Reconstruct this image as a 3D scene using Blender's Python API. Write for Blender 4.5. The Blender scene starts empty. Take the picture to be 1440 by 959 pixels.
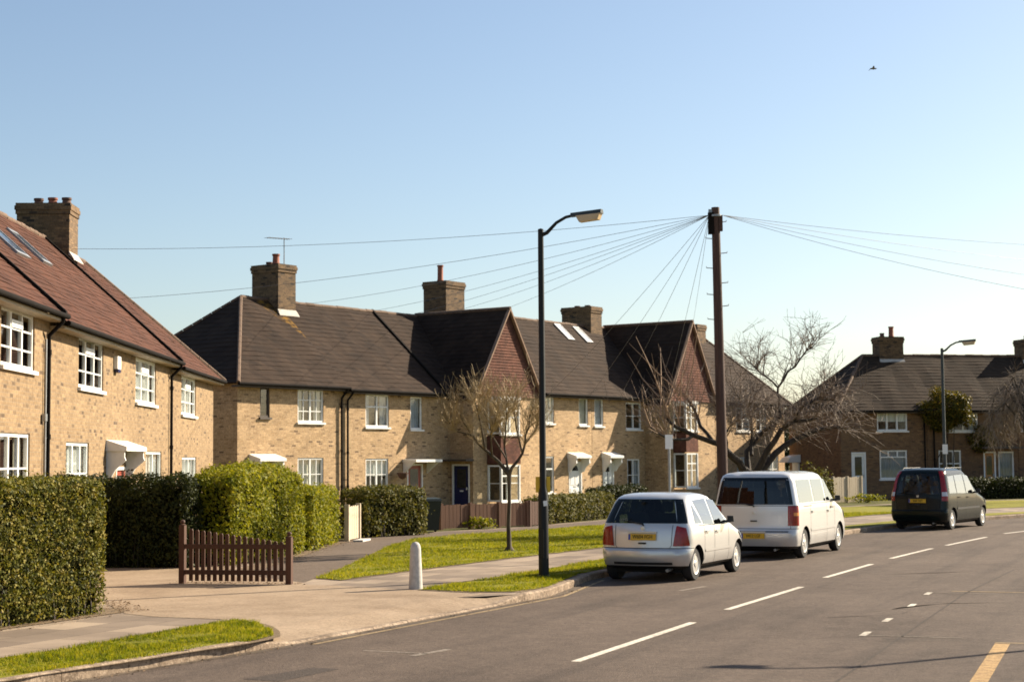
import bpy, bmesh, math, random
import numpy as np
from mathutils import Vector, Matrix
random.seed(7); RNG = np.random.default_rng(11)
SC = bpy.context.scene
COL = SC.collection
R = math.radians
EYE = 2.2

# ------------------------------------------------------------------ helpers
class MB:
    def __init__(s): s.v = []; s.f = []; s.m = []
    def quad(s, a, b, c, d, m=0):
        i = len(s.v); s.v += [tuple(a), tuple(b), tuple(c), tuple(d)]; s.f.append((i, i+1, i+2, i+3)); s.m.append(m)
    def poly(s, pts, m=0):
        i = len(s.v); s.v += [tuple(p) for p in pts]; s.f.append(tuple(range(i, i+len(pts)))); s.m.append(m)
    def hexa(s, p, m=0):          # 8 corners: bottom 0-3 ccw, top 4-7
        i = len(s.v); s.v += [tuple(q) for q in p]
        for q in ((3,2,1,0),(4,5,6,7),(0,1,5,4),(1,2,6,5),(2,3,7,6),(3,0,4,7)):
            s.f.append(tuple(i+k for k in q)); s.m.append(m)
    def box(s, x0, x1, y0, y1, z0, z1, m=0):
        s.hexa([(x0,y0,z0),(x1,y0,z0),(x1,y1,z0),(x0,y1,z0),(x0,y0,z1),(x1,y0,z1),(x1,y1,z1),(x0,y1,z1)], m)
    def obox(s, c, ax, ay, az, m=0):   # oriented box from centre and half-axis vectors
        c = Vector(c); ax = Vector(ax); ay = Vector(ay); az = Vector(az)
        s.hexa([c-ax-ay-az, c+ax-ay-az, c+ax+ay-az, c-ax+ay-az, c-ax-ay+az, c+ax-ay+az, c+ax+ay+az, c-ax+ay+az], m)
    def prism(s, pts, off, m=0):       # polygon extruded by vector off
        n = len(pts); off = Vector(off); a = [Vector(p) for p in pts]; b = [p+off for p in a]
        s.poly(list(reversed(a)), m); s.poly(b, m)
        for k in range(n): s.quad(a[k], a[(k+1) % n], b[(k+1) % n], b[k], m)
    def tube(s, pts, rad, n=6, m=0, cap=True):
        pts = [Vector(p) for p in pts]
        if not hasattr(rad, '__len__'): rad = [rad]*len(pts)
        base = len(s.v); prev = None
        for k, p in enumerate(pts):
            d = (pts[min(k+1, len(pts)-1)]-pts[max(k-1, 0)])
            if d.length < 1e-9: d = Vector((0,0,1))
            d.normalize()
            if prev is None:
                a = Vector((0,0,1)) if abs(d.z) < .9 else Vector((1,0,0))
                u = d.cross(a).normalized()
            else:
                u = (prev-d*prev.dot(d))
                u = u.normalized() if u.length > 1e-6 else d.orthogonal().normalized()
            prev = u; w = d.cross(u)
            for j in range(n):
                t = 2*math.pi*j/n
                s.v.append(tuple(p+(u*math.cos(t)+w*math.sin(t))*rad[k]))
        for k in range(len(pts)-1):
            for j in range(n):
                a = base+k*n+j; b = base+k*n+(j+1) % n
                s.f.append((a, b, b+n, a+n)); s.m.append(m)
        if cap:
            s.f.append(tuple(reversed(range(base, base+n)))); s.m.append(m)
            e = base+(len(pts)-1)*n; s.f.append(tuple(range(e, e+n))); s.m.append(m)
    def lathe(s, prof, n=20, m=0, M=None):    # prof [(r,z)], about z, optional matrix
        base = len(s.v)
        for r, z in prof:
            for j in range(n):
                t = 2*math.pi*j/n; p = Vector((r*math.cos(t), r*math.sin(t), z))
                s.v.append(tuple(M @ p if M else p))
        for k in range(len(prof)-1):
            for j in range(n):
                a = base+k*n+j; b = base+k*n+(j+1) % n
                s.f.append((a, b, b+n, a+n)); s.m.append(m)
        for k, rev in ((0, True), (len(prof)-1, False)):
            if prof[k][0] > 1e-5:
                q = [base+k*n+j for j in range(n)]
                s.f.append(tuple(reversed(q)) if rev else tuple(q)); s.m.append(m)
    def build(s, name, mats, parent=None, smooth=None, loc=None, rotz=None):
        me = bpy.data.meshes.new(name); me.from_pydata(s.v, [], s.f)
        if not isinstance(mats, (list, tuple)): mats = [mats]
        for q in mats: me.materials.append(q)
        me.polygons.foreach_set('material_index', s.m)
        if smooth is not None:
            me.polygons.foreach_set('use_smooth', [True]*len(s.f))
        me.update(); me.validate()
        if smooth is not None and smooth < 180: me.set_sharp_from_angle(angle=R(smooth))
        o = bpy.data.objects.new(name, me); COL.objects.link(o)
        if parent: o.parent = parent
        if loc is not None: o.location = loc
        if rotz is not None: o.rotation_euler = (0,0,rotz)
        return o

def tag(o, label=None, cat=None, group=None, kind=None):
    if label: o['label'] = label
    if cat: o['category'] = cat
    if group: o['group'] = group
    if kind: o['kind'] = kind
    return o
def empty(name, loc, rz, label, cat, group=None):
    o = bpy.data.objects.new(name, None); COL.objects.link(o)
    o.location = loc; o.rotation_euler = (0,0,rz); o.empty_display_size = .2
    return tag(o, label, cat, group)
def kids(o): return [c for c in bpy.data.objects if c.parent == o]
def copy_tree(o, parent=None):
    c = o.copy(); COL.objects.link(c); c.parent = parent
    for k in kids(o): copy_tree(k, c)
    return c

# ------------------------------------------------------------------ camera (calibrated from the photo)
F = 2350.0; PIT = math.atan(165.5/F); ROL = 0.008
f0 = Vector((0, math.cos(PIT), math.sin(PIT))); u0 = Vector((0, -math.sin(PIT), math.cos(PIT))); r0 = Vector((1,0,0))
RX = r0*math.cos(ROL)-u0*math.sin(ROL); UX = u0*math.cos(ROL)+r0*math.sin(ROL)
cam = bpy.data.cameras.new('Camera'); co = bpy.data.objects.new('Camera', cam); COL.objects.link(co)
M = Matrix((RX, UX, -f0)).transposed().to_4x4(); M.translation = (0,0,EYE); co.matrix_world = M
cam.sensor_width = 36; cam.lens = 36*F/1440; cam.clip_end = 4000; cam.clip_start = .1
cam.dof.use_dof = True; cam.dof.focus_distance = 30; cam.dof.aperture_fstop = 3.2
SC.camera = co
def at(x, y, Y):              # survey: point seen at photo pixel (x,y), Y metres ahead
    v = f0*F+RX*(x-720)-UX*(y-479.5); return Vector((0,0,EYE))+v*(Y/v.y)

# ------------------------------------------------------------------ materials
def newmat(name):
    m = bpy.data.materials.new(name); m.use_nodes = True
    nt = m.node_tree; b = nt.nodes['Principled BSDF']; return m, nt, b
def N(nt, t, **kw):
    n = nt.nodes.new(t)
    for k, v in kw.items():
        if k in n.inputs.keys(): n.inputs[k].default_value = v
        else: setattr(n, k, v)
    return n
def L(nt, a, b): nt.links.new(a, b)
def ramp(nt, fac, stops):
    r = nt.nodes.new('ShaderNodeValToRGB'); e = r.color_ramp.elements
    while len(e) < len(stops): e.new(.5)
    for k, (p, c) in enumerate(stops): e[k].position = p; e[k].color = (*c, 1)
    L(nt, fac, r.inputs[0]); return r.outputs[0]
def mixc(nt, fac, a, b, mode='MIX'):
    n = nt.nodes.new('ShaderNodeMix'); n.data_type = 'RGBA'; n.blend_type = mode
    for s, v in ((n.inputs[0], fac), (n.inputs[6], a), (n.inputs[7], b)):
        if isinstance(v, (int, float)): s.default_value = v
        elif isinstance(v, tuple): s.default_value = (*v, 1)
        else: L(nt, v, s)
    return n.outputs[2]
def bump(nt, b, h, strength=.3, dist=.02):
    n = nt.nodes.new('ShaderNodeBump'); n.inputs['Strength'].default_value = strength; n.inputs['Distance'].default_value = dist
    L(nt, h, n.inputs['Height']); L(nt, n.outputs[0], b.inputs['Normal'])
def plain(name, c, rough=.6, var=.12, scale=6., metal=0., coat=0., spec=None, dirt=None):
    m, nt, b = newmat(name)
    tc = N(nt, 'ShaderNodeTexCoord'); no = N(nt, 'ShaderNodeTexNoise', Scale=scale, Detail=4.)
    L(nt, tc.outputs['Object'], no.inputs['Vector'])
    lo = tuple(x*(1-var) for x in c); hi = tuple(min(1, x*(1+var)) for x in c)
    L(nt, ramp(nt, no.outputs['Fac'], [(.3, lo), (.7, hi)]), b.inputs['Base Color'])
    b.inputs['Roughness'].default_value = rough; b.inputs['Metallic'].default_value = metal
    b.inputs['Coat Weight'].default_value = coat; b.inputs['Coat Roughness'].default_value = .05
    if spec is not None: b.inputs['Specular IOR Level'].default_value = spec
    return m
def uvz(nt):      # (x+y, z) of object space: works on every upright wall of a box-shaped building
    tc = N(nt, 'ShaderNodeTexCoord'); sp = N(nt, 'ShaderNodeSeparateXYZ'); L(nt, tc.outputs['Object'], sp.inputs[0])
    ad = N(nt, 'ShaderNodeMath', operation='ADD'); L(nt, sp.outputs[0], ad.inputs[0]); L(nt, sp.outputs[1], ad.inputs[1])
    cb = N(nt, 'ShaderNodeCombineXYZ'); L(nt, ad.outputs[0], cb.inputs[0]); L(nt, sp.outputs[2], cb.inputs[1])
    return tc, cb
def brickmat(name, c1, c2, dark, mortar, wet=.5):
    m, nt, b = newmat(name); tc, cb = uvz(nt)
    bt = N(nt, 'ShaderNodeTexBrick', Scale=1.); bt.inputs['Brick Width'].default_value = .225; bt.inputs['Row Height'].default_value = .075
    bt.inputs['Mortar Size'].default_value = .006; bt.inputs['Mortar Smooth'].default_value = .2; bt.inputs['Bias'].default_value = 0
    bt.inputs['Color1'].default_value = (0,0,0,1); bt.inputs['Color2'].default_value = (1,1,1,1); bt.inputs['Mortar'].default_value = (.5,.5,.5,1)
    L(nt, cb.outputs[0], bt.inputs['Vector'])
    col = ramp(nt, bt.outputs['Color'], [(0., dark), (.05, tuple(.6*x+.4*y for x, y in zip(c2, dark))), (.14, c2), (.7, c1), (1., tuple(min(1, x*1.18) for x in c1))])
    col = mixc(nt, bt.outputs['Fac'], col, mortar)
    n1 = N(nt, 'ShaderNodeTexNoise', Scale=.9, Detail=5., Roughness=.62); L(nt, tc.outputs['Object'], n1.inputs['Vector'])
    col = mixc(nt, 1., col, ramp(nt, n1.outputs['Fac'], [(.3, (.84,.82,.79)), (.52, (1,1,1)), (.75, (1.0,.98,.95))]), 'MULTIPLY')
    n2 = N(nt, 'ShaderNodeTexNoise', Scale=11., Detail=4., Roughness=.65); L(nt, tc.outputs['Object'], n2.inputs['Vector'])
    col = mixc(nt, ramp(nt, n2.outputs['Fac'], [(.57, (0,0,0)), (.68, (wet,wet,wet))]), col, dark)
    n3 = N(nt, 'ShaderNodeTexNoise', Scale=14., Detail=3.); L(nt, tc.outputs['Object'], n3.inputs['Vector'])
    col = mixc(nt, 1., col, ramp(nt, n3.outputs['Fac'], [(.35, (.80,.78,.76)), (.6, (1.08,1.07,1.05))]), 'MULTIPLY')
    mp = N(nt, 'ShaderNodeMapping'); mp.inputs['Scale'].default_value = (2.6,2.6,.45); L(nt, tc.outputs['Object'], mp.inputs[0])
    n4 = N(nt, 'ShaderNodeTexNoise', Scale=1., Detail=5., Roughness=.6); L(nt, mp.outputs[0], n4.inputs['Vector'])
    col = mixc(nt, 1., col, ramp(nt, n4.outputs['Fac'], [(.28, (.72,.69,.66)), (.42, (1,1,1)), (.7, (1.04,1.03,1.0))]), 'MULTIPLY')
    oi = N(nt, 'ShaderNodeObjectInfo'); rr = N(nt, 'ShaderNodeMapRange'); rr.inputs[3].default_value = .84; rr.inputs[4].default_value = 1.06; L(nt, oi.outputs['Random'], rr.inputs[0])
    cv = N(nt, 'ShaderNodeCombineXYZ')
    for k in range(3): L(nt, rr.outputs[0], cv.inputs[k])
    col = mixc(nt, 1., col, cv.outputs[0], 'MULTIPLY')
    L(nt, col, b.inputs['Base Color']); b.inputs['Roughness'].default_value = .9
    inv = N(nt, 'ShaderNodeMath', operation='SUBTRACT'); inv.inputs[0].default_value = 1; L(nt, bt.outputs['Fac'], inv.inputs[1])
    bump(nt, b, inv.outputs[0], .5, .008); return m
def tilemat(name, c1, c2, dark, w=.28, h=.2, lichen=None):
    m, nt, b = newmat(name); tc, cb = uvz(nt)
    bt = N(nt, 'ShaderNodeTexBrick', Scale=1.); bt.inputs['Brick Width'].default_value = w; bt.inputs['Row Height'].default_value = h
    bt.inputs['Mortar Size'].default_value = .004; bt.inputs['Color1'].default_value = (0,0,0,1); bt.inputs['Color2'].default_value = (1,1,1,1)
    bt.inputs['Mortar'].default_value = (.0,.0,.0,1); L(nt, cb.outputs[0], bt.inputs['Vector'])
    col = ramp(nt, bt.outputs['Color'], [(0, tuple(.5*x+.5*y for x, y in zip(dark, c2))), (.4, c2), (1, c1)])
    n1 = N(nt, 'ShaderNodeTexNoise', Scale=.7, Detail=6., Roughness=.65); L(nt, tc.outputs['Object'], n1.inputs['Vector'])
    col = mixc(nt, 1., col, ramp(nt, n1.outputs['Fac'], [(.32, (.62,.6,.6)), (.55, (1,1,1)), (.8, (1.,.95,.85))]), 'MULTIPLY')
    n2 = N(nt, 'ShaderNodeTexNoise', Scale=9., Detail=4.); L(nt, tc.outputs['Object'], n2.inputs['Vector'])
    col = mixc(nt, ramp(nt, n2.outputs['Fac'], [(.6, (0,0,0)), (.75, (.45,.45,.45))]), col, dark)
    n5 = N(nt, 'ShaderNodeTexNoise', Scale=3.2, Detail=7., Roughness=.75); L(nt, tc.outputs['Object'], n5.inputs['Vector'])
    col = mixc(nt, ramp(nt, n5.outputs['Fac'], [(.60, (0,0,0)), (.70, (.35,.35,.35))]), col, tuple(min(1, x*1.5+y) for x, y in zip(c1, (.014,.014,.004))))
    if lichen:     # a growth streak with its own outline running down from the chimney
        (xa, za), (xb, zb), wd = lichen
        sp = N(nt, 'ShaderNodeSeparateXYZ'); L(nt, tc.outputs['Object'], sp.inputs[0])
        mr = N(nt, 'ShaderNodeMapRange'); mr.inputs[1].default_value = za; mr.inputs[2].default_value = zb; mr.inputs[3].default_value = xa; mr.inputs[4].default_value = xb; mr.clamp = False
        L(nt, sp.outputs[2], mr.inputs[0])
        d = N(nt, 'ShaderNodeMath', operation='SUBTRACT'); L(nt, sp.outputs[0], d.inputs[0]); L(nt, mr.outputs[0], d.inputs[1])
        ab = N(nt, 'ShaderNodeMath', operation='ABSOLUTE'); L(nt, d.outputs[0], ab.inputs[0])
        m1 = ramp(nt, ab.outputs[0], [(wd*.2, (1,1,1)), (wd, (0,0,0))])
        zf = N(nt, 'ShaderNodeMapRange'); zf.inputs[1].default_value = zb-.6; zf.inputs[2].default_value = zb+1.0; L(nt, sp.outputs[2], zf.inputs[0])
        n3 = N(nt, 'ShaderNodeTexNoise', Scale=5., Detail=5.); L(nt, tc.outputs['Object'], n3.inputs['Vector'])
        mm = mixc(nt, 1., m1, ramp(nt, n3.outputs['Fac'], [(.4, (0,0,0)), (.58, (1,1,1))]), 'MULTIPLY')
        mm = mixc(nt, 1., mm, zf.outputs[0], 'MULTIPLY')
        col = mixc(nt, mm, col, (.20,.105,.016))
    L(nt, col, b.inputs['Base Color']); b.inputs['Roughness'].default_value = .9; b.inputs['Specular IOR Level'].default_value = .2
    b.inputs['Specular IOR Level'].default_value = .15; bump(nt, b, bt.outputs['Color'], .25, .01); return m
def leafmat(name, stops, scale=7., trans=.3, rough=.5):
    m, nt, b = newmat(name)
    tc = N(nt, 'ShaderNodeTexCoord'); n1 = N(nt, 'ShaderNodeTexNoise', Scale=scale, Detail=3.); L(nt, tc.outputs['Object'], n1.inputs['Vector'])
    wn = N(nt, 'ShaderNodeTexWhiteNoise'); g = N(nt, 'ShaderNodeVectorMath', operation='SNAP'); L(nt, tc.outputs['Object'], g.inputs[0]); g.inputs[1].default_value = (.06,.06,.06)
    L(nt, g.outputs[0], wn.inputs['Vector'])
    mx = N(nt, 'ShaderNodeMix'); mx.inputs[0].default_value = .5; L(nt, n1.outputs['Fac'], mx.inputs[2]); L(nt, wn.outputs['Value'], mx.inputs[3])
    col = ramp(nt, mx.outputs[0], stops)
    L(nt, col, b.inputs['Base Color']); b.inputs['Roughness'].default_value = rough; b.inputs['Specular IOR Level'].default_value = .15
    tr = N(nt, 'ShaderNodeBsdfTranslucent'); L(nt, mixc(nt, 1., col, (1.3,1.25,.5), 'MULTIPLY'), tr.inputs[0])
    ms = N(nt, 'ShaderNodeMixShader'); ms.inputs[0].default_value = trans; L(nt, b.outputs[0], ms.inputs[1]); L(nt, tr.outputs[0], ms.inputs[2])
    L(nt, ms.outputs[0], nt.nodes['Material Output'].inputs[0]); return m
def glassmat(name, tint=(.85,.9,.9), minr=.06):
    m, nt, b = newmat(name); nt.nodes.remove(b)
    t = N(nt, 'ShaderNodeBsdfTransparent'); t.inputs[0].default_value = (*tint, 1)
    g = N(nt, 'ShaderNodeBsdfGlossy'); g.inputs['Roughness'].default_value = .02
    lw = N(nt, 'ShaderNodeLayerWeight'); lw.inputs[0].default_value = .5
    pw = N(nt, 'ShaderNodeMath', operation='POWER'); L(nt, lw.outputs['Facing'], pw.inputs[0]); pw.inputs[1].default_value = 4.5
    ad = N(nt, 'ShaderNodeMath', operation='MULTIPLY_ADD'); L(nt, pw.outputs[0], ad.inputs[0]); ad.inputs[1].default_value = .95; ad.inputs[2].default_value = minr+.05; ad.use_clamp = True
    ms = N(nt, 'ShaderNodeMixShader'); L(nt, ad.outputs[0], ms.inputs[0]); L(nt, t.outputs[0], ms.inputs[1]); L(nt, g.outputs[0], ms.inputs[2])
    L(nt, ms.outputs[0], nt.nodes['Material Output'].inputs[0]); return m
def groundmat(name, stops, scale, speck=None, speckscale=120., rough=.9, bumpd=.004, big=.35, streak=None, grain=.22):
    m, nt, b = newmat(name); tc = N(nt, 'ShaderNodeTexCoord')
    n1 = N(nt, 'ShaderNodeTexNoise', Scale=scale, Detail=9., Roughness=.7); L(nt, tc.outputs['Object'], n1.inputs['Vector'])
    nb = N(nt, 'ShaderNodeTexNoise', Scale=big, Detail=5., Distortion=.6); L(nt, tc.outputs['Object'], nb.inputs['Vector'])
    mx = N(nt, 'ShaderNodeMix'); mx.inputs[0].default_value = .5; L(nt, n1.outputs['Fac'], mx.inputs[2]); L(nt, nb.outputs['Fac'], mx.inputs[3])
    col = ramp(nt, mx.outputs[0], stops)
    if streak is not None:      # wheel-track wear running with the road
        mp = N(nt, 'ShaderNodeMapping'); mp.vector_type = 'TEXTURE'; mp.inputs['Rotation'].default_value = (0,0,R(-streak)); mp.inputs['Scale'].default_value = (.55,9,1); L(nt, tc.outputs['Object'], mp.inputs[0])
        ns = N(nt, 'ShaderNodeTexNoise', Scale=1., Detail=4.); L(nt, mp.outputs[0], ns.inputs['Vector'])
        col = mixc(nt, 1., col, ramp(nt, ns.outputs['Fac'], [(.32, (.74,.74,.75)), (.48, (1,1,1)), (.68, (1.06,1.06,1.06))]), 'MULTIPLY')
    n2 = N(nt, 'ShaderNodeTexNoise', Scale=speckscale, Detail=3., Roughness=.7); L(nt, tc.outputs['Object'], n2.inputs['Vector'])
    ng = N(nt, 'ShaderNodeTexVoronoi', Scale=speckscale*.6); L(nt, tc.outputs['Object'], ng.inputs['Vector'])
    gr = N(nt, 'ShaderNodeMapRange'); gr.inputs[3].default_value = 1-grain; gr.inputs[4].default_value = 1+grain
    sp = N(nt, 'ShaderNodeSeparateXYZ'); L(nt, ng.outputs['Color'], sp.inputs[0]); L(nt, sp.outputs[0], gr.inputs[0])
    cg = N(nt, 'ShaderNodeCombineXYZ')
    for k in range(3): L(nt, gr.outputs[0], cg.inputs[k])
    col = mixc(nt, 1., col, cg.outputs[0], 'MULTIPLY')
    if speck:
        col = mixc(nt, ramp(nt, n2.outputs['Fac'], [(.56, (0,0,0)), (.66, (.7,.7,.7))]), col, speck[0])
        col = mixc(nt, ramp(nt, n2.outputs['Fac'], [(.34, (.7,.7,.7)), (.44, (0,0,0))]), col, speck[1])
    L(nt, col, b.inputs['Base Color']); b.inputs['Roughness'].default_value = rough; b.inputs['Specular IOR Level'].default_value = .2
    bump(nt, b, n2.outputs['Fac'], .8, bumpd); return m
def slabmat(name, c1, c2, mortar, rot, w=.9, h=.6):
    m, nt, b = newmat(name); tc = N(nt, 'ShaderNodeTexCoord'); mp = N(nt, 'ShaderNodeMapping'); mp.inputs['Rotation'].default_value = (0,0,rot)
    L(nt, tc.outputs['Object'], mp.inputs[0])
    bt = N(nt, 'ShaderNodeTexBrick', Scale=1.); bt.inputs['Brick Width'].default_value = w; bt.inputs['Row Height'].default_value = h; bt.inputs['Mortar Size'].default_value = .008
    bt.inputs['Color1'].default_value = (0,0,0,1); bt.inputs['Color2'].default_value = (1,1,1,1); bt.inputs['Mortar'].default_value = (.4,.4,.4,1)
    L(nt, mp.outputs[0], bt.inputs['Vector'])
    col = ramp(nt, bt.outputs['Color'], [(0, c2), (.55, tuple((x+y)/2 for x, y in zip(c1, c2))), (1, c1)])
    col = mixc(nt, bt.outputs['Fac'], col, mortar)
    n1 = N(nt, 'ShaderNodeTexNoise', Scale=.8, Detail=6., Roughness=.6); L(nt, tc.outputs['Object'], n1.inputs['Vector'])
    col = mixc(nt, 1., col, ramp(nt, n1.outputs['Fac'], [(.3, (.68,.66,.64)), (.6, (1,1,1))]), 'MULTIPLY')
    n2 = N(nt, 'ShaderNodeTexNoise', Scale=60., Detail=3.); L(nt, tc.outputs['Object'], n2.inputs['Vector'])
    col = mixc(nt, 1., col, ramp(nt, n2.outputs['Fac'], [(.3, (.85,.85,.85)), (.6, (1,1,1))]), 'MULTIPLY')
    L(nt, col, b.inputs['Base Color']); b.inputs['Roughness'].default_value = .9; bump(nt, b, n2.outputs['Fac'], .4, .003); return m
def barkmat(name, c1, c2):
    m, nt, b = newmat(name); tc = N(nt, 'ShaderNodeTexCoord'); mp = N(nt, 'ShaderNodeMapping'); mp.inputs['Scale'].default_value = (14,14,3)
    L(nt, tc.outputs['Object'], mp.inputs[0]); n1 = N(nt, 'ShaderNodeTexNoise', Scale=1., Detail=5.); L(nt, mp.outputs[0], n1.inputs['Vector'])
    L(nt, ramp(nt, n1.outputs['Fac'], [(.35, c1), (.65, c2)]), b.inputs['Base Color']); b.inputs['Roughness'].default_value = .9
    bump(nt, b, n1.outputs['Fac'], .6, .02); return m
def woodmat(name, c1, c2, board=.14, rough=.75, tone=.35):
    m, nt, b = newmat(name); tc, cb = uvz(nt)
    mp = N(nt, 'ShaderNodeMapping'); mp.inputs['Scale'].default_value = (30,1.5,1); L(nt, cb.outputs[0], mp.inputs[0])
    n1 = N(nt, 'ShaderNodeTexNoise', Scale=1., Detail=4.); L(nt, mp.outputs[0], n1.inputs['Vector'])
    col = ramp(nt, n1.outputs['Fac'], [(.3, c1), (.7, c2)])
    L(nt, col, b.inputs['Base Color']); b.inputs['Roughness'].default_value = rough; return m

BRICK_L = brickmat('yellow_stock_brick', (.285,.190,.098), (.245,.158,.078), (.09,.055,.03), (.28,.21,.135))
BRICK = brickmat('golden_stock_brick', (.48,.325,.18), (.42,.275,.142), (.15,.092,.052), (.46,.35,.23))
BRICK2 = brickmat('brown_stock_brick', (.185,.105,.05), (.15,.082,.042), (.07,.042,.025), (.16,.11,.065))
CHIMB = brickmat('soot_and_shade_chimney_brick', (.17,.105,.052), (.105,.065,.033), (.022,.015,.011), (.105,.073,.045), .85)  # soot tone darkened all over, putting the faces' deep shade into the colour
TILE_RED = tilemat('red_brown_plain_tiles', (.105,.043,.027), (.083,.034,.021), (.045,.024,.017), .17, .12)
TILE_BR = tilemat('brown_concrete_tiles', (.045,.028,.019), (.036,.022,.015), (.021,.014,.011))
TILE_LI = tilemat('brown_tiles_with_lichen', (.045,.028,.019), (.036,.022,.015), (.021,.014,.011), lichen=((4.95,8.25), (6.75,5.9), .42))
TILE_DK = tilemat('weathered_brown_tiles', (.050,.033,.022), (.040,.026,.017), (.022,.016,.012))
TILE_HUNG = tilemat('red_tile_hanging', (.165,.074,.052), (.125,.055,.040), (.07,.037,.028), .17, .11)
RIDGE = plain('ridge_tile_clay', (.12,.072,.045), .85, .25, 5)
VERGEM = plain('verge_mortar', (.24,.15,.10), .85, .2, 5)
LEADW = plain('mortar_flashing', (.40,.37,.33), .8, .15, 8)
WHITE = plain('white_gloss_paint', (.78,.77,.74), .4, .05, 4)
CREAM = plain('cream_paint', (.30,.235,.15), .6, .1, 4)
BLACKP = plain('black_gutter_paint', (.012,.010,.009), .9, .2, spec=.08)
DARKSOF = plain('dark_eave_board', (.06,.045,.035), .7, .2)
GLASS = glassmat('window_glass')
NET = plain('net_curtain', (.78,.76,.72), .9, .12, 3)
NETW = plain('warm_net_curtain', (.66,.60,.50), .9, .15, 3)
NETP = plain('grey_net_curtain', (.50,.50,.52), .9, .2, 3)
CURT = plain('beige_curtain', (.42,.36,.27), .9, .2, 3)
CURTB = plain('blue_grey_blind', (.20,.24,.30), .8, .1, 3)
REDDOOR = plain('red_door_paint', (.30,.055,.03), .4, .1)
BLUEDOOR = plain('navy_door_paint', (.012,.016,.075), .3, .1)
ORDOOR = plain('orange_wood_door', (.42,.20,.06), .5, .2)
POTR = plain('terracotta_pot', (.24,.075,.04), .8, .2)
POTD = plain('sooty_pot', (.10,.05,.035), .85, .2)
STEEL = plain('galvanised_steel', (.30,.31,.32), .45, .1, metal=.7)
LAMPB = plain('black_lamp_paint', (.008,.009,.009), .5, .2, spec=.3)
LAMPG = plain('green_grey_lamp_paint', (.03,.038,.036), .5, .2)
LENS = plain('lamp_diffuser', (.55,.40,.22), .3, .1)
CONC = plain('bollard_concrete', (.50,.47,.44), .85, .18, 14)
YELL = plain('yellow_plate', (.75,.46,.02), .4, .05)
SIGNW = plain('white_sign', (.80,.80,.78), .4, .03)
POLEW = woodmat('creosoted_pole', (.04,.018,.012), (.085,.04,.027))
FENCE_D = woodmat('dark_brown_picket_stain', (.048,.018,.008), (.09,.034,.016))
FENCE_B = woodmat('brown_board_fence', (.11,.05,.026), (.19,.092,.052))
FENCE_P = woodmat('pale_weathered_wood', (.40,.32,.22), (.55,.46,.34))
WIREM = plain('wire_insulation', (.10,.10,.11), .5, .05)
BARK = barkmat('dark_bark', (.018,.013,.010), (.052,.040,.030))
TWIG = plain('bare_twigs', (.185,.140,.105), .8, .35, 3)
TWIGW = plain('pale_whips', (.30,.20,.13), .8, .3, 3)
TWIGT = plain('tan_budding_twigs', (.34,.255,.135), .8, .3, 4)
BARKY = barkmat('young_bark', (.04,.03,.02), (.10,.075,.05))
LEAF_N = leafmat('privet_leaves_mixed', [(.27, (.022,.028,.005)), (.42, (.08,.088,.010)), (.58, (.175,.165,.022)), (.78, (.28,.22,.055))], 6., .25, .6)
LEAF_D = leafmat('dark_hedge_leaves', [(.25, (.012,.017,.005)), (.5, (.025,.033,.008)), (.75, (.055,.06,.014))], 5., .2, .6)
LEAF_Y = leafmat('bright_hedge_leaves', [(.25, (.09,.11,.007)), (.45, (.19,.20,.012)), (.65, (.28,.26,.022)), (.85, (.34,.29,.05))], 3., .35, .6)
LEAF_O = leafmat('olive_hedge_leaves', [(.25, (.035,.04,.009)), (.5, (.105,.105,.022)), (.75, (.21,.175,.05))], 4., .25, .6)
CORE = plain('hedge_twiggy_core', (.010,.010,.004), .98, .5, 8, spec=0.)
LEAF_C = leafmat('climber_leaves', [(.25, (.025,.03,.006)), (.5, (.09,.085,.012)), (.8, (.26,.17,.03))], 2., .35)
BLADE = leafmat('grass_blades', [(.28, (.075,.10,.006)), (.42, (.145,.17,.008)), (.56, (.225,.225,.012)), (.75, (.32,.28,.03))], .8, .45, .7)
GRASS = groundmat('lawn_grass', [(.3, (.12,.12,.007)), (.5, (.185,.175,.010)), (.7, (.23,.195,.02))], 3.5, ((.22,.18,.03), (.06,.065,.007)), 40., bumpd=.02, grain=.3)
GARDEN = groundmat('garden_grass', [(.3, (.05,.055,.008)), (.7, (.10,.09,.016))], 2., ((.12,.10,.03), (.03,.032,.006)), 30., bumpd=.02)
SOIL = groundmat('bare_verge_soil', [(.3, (.11,.076,.046)), (.7, (.20,.145,.09))], 6., ((.26,.19,.115), (.05,.038,.022)), 28., bumpd=.02)
ROADM = groundmat('worn_asphalt', [(.32, (.052,.037,.028)), (.44, (.080,.058,.045)), (.56, (.098,.072,.056)), (.70, (.124,.092,.072))], 2.2, ((.16,.125,.10), (.034,.026,.022)), 42., rough=.9, bumpd=.012, streak=23, grain=.2)
PATHM = groundmat('footpath_tarmac', [(.3, (.09,.066,.05)), (.7, (.15,.112,.086))], 3., ((.20,.155,.12), (.06,.045,.035)), 45., bumpd=.01)
DRIVE = groundmat('driveway_concrete', [(.30, (.15,.104,.066)), (.42, (.225,.162,.108)), (.55, (.285,.212,.146)), (.7, (.33,.25,.178))], 1.6, ((.36,.28,.20), (.17,.12,.08)), 30., big=.45, bumpd=.008, grain=.10)
KERBM = groundmat('kerb_stone', [(.34, (.12,.086,.06)), (.48, (.22,.162,.115)), (.66, (.36,.28,.205))], 9., ((.42,.33,.25), (.07,.05,.036)), 26., big=1.6, bumpd=.012)
SLAB = slabmat('paving_slabs', (.33,.25,.178), (.15,.108,.077), (.10,.072,.05), R(-66))
FIELD = groundmat('rough_ground', [(.3, (.05,.055,.014)), (.7, (.09,.09,.028))], .6, None, 30.)
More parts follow.
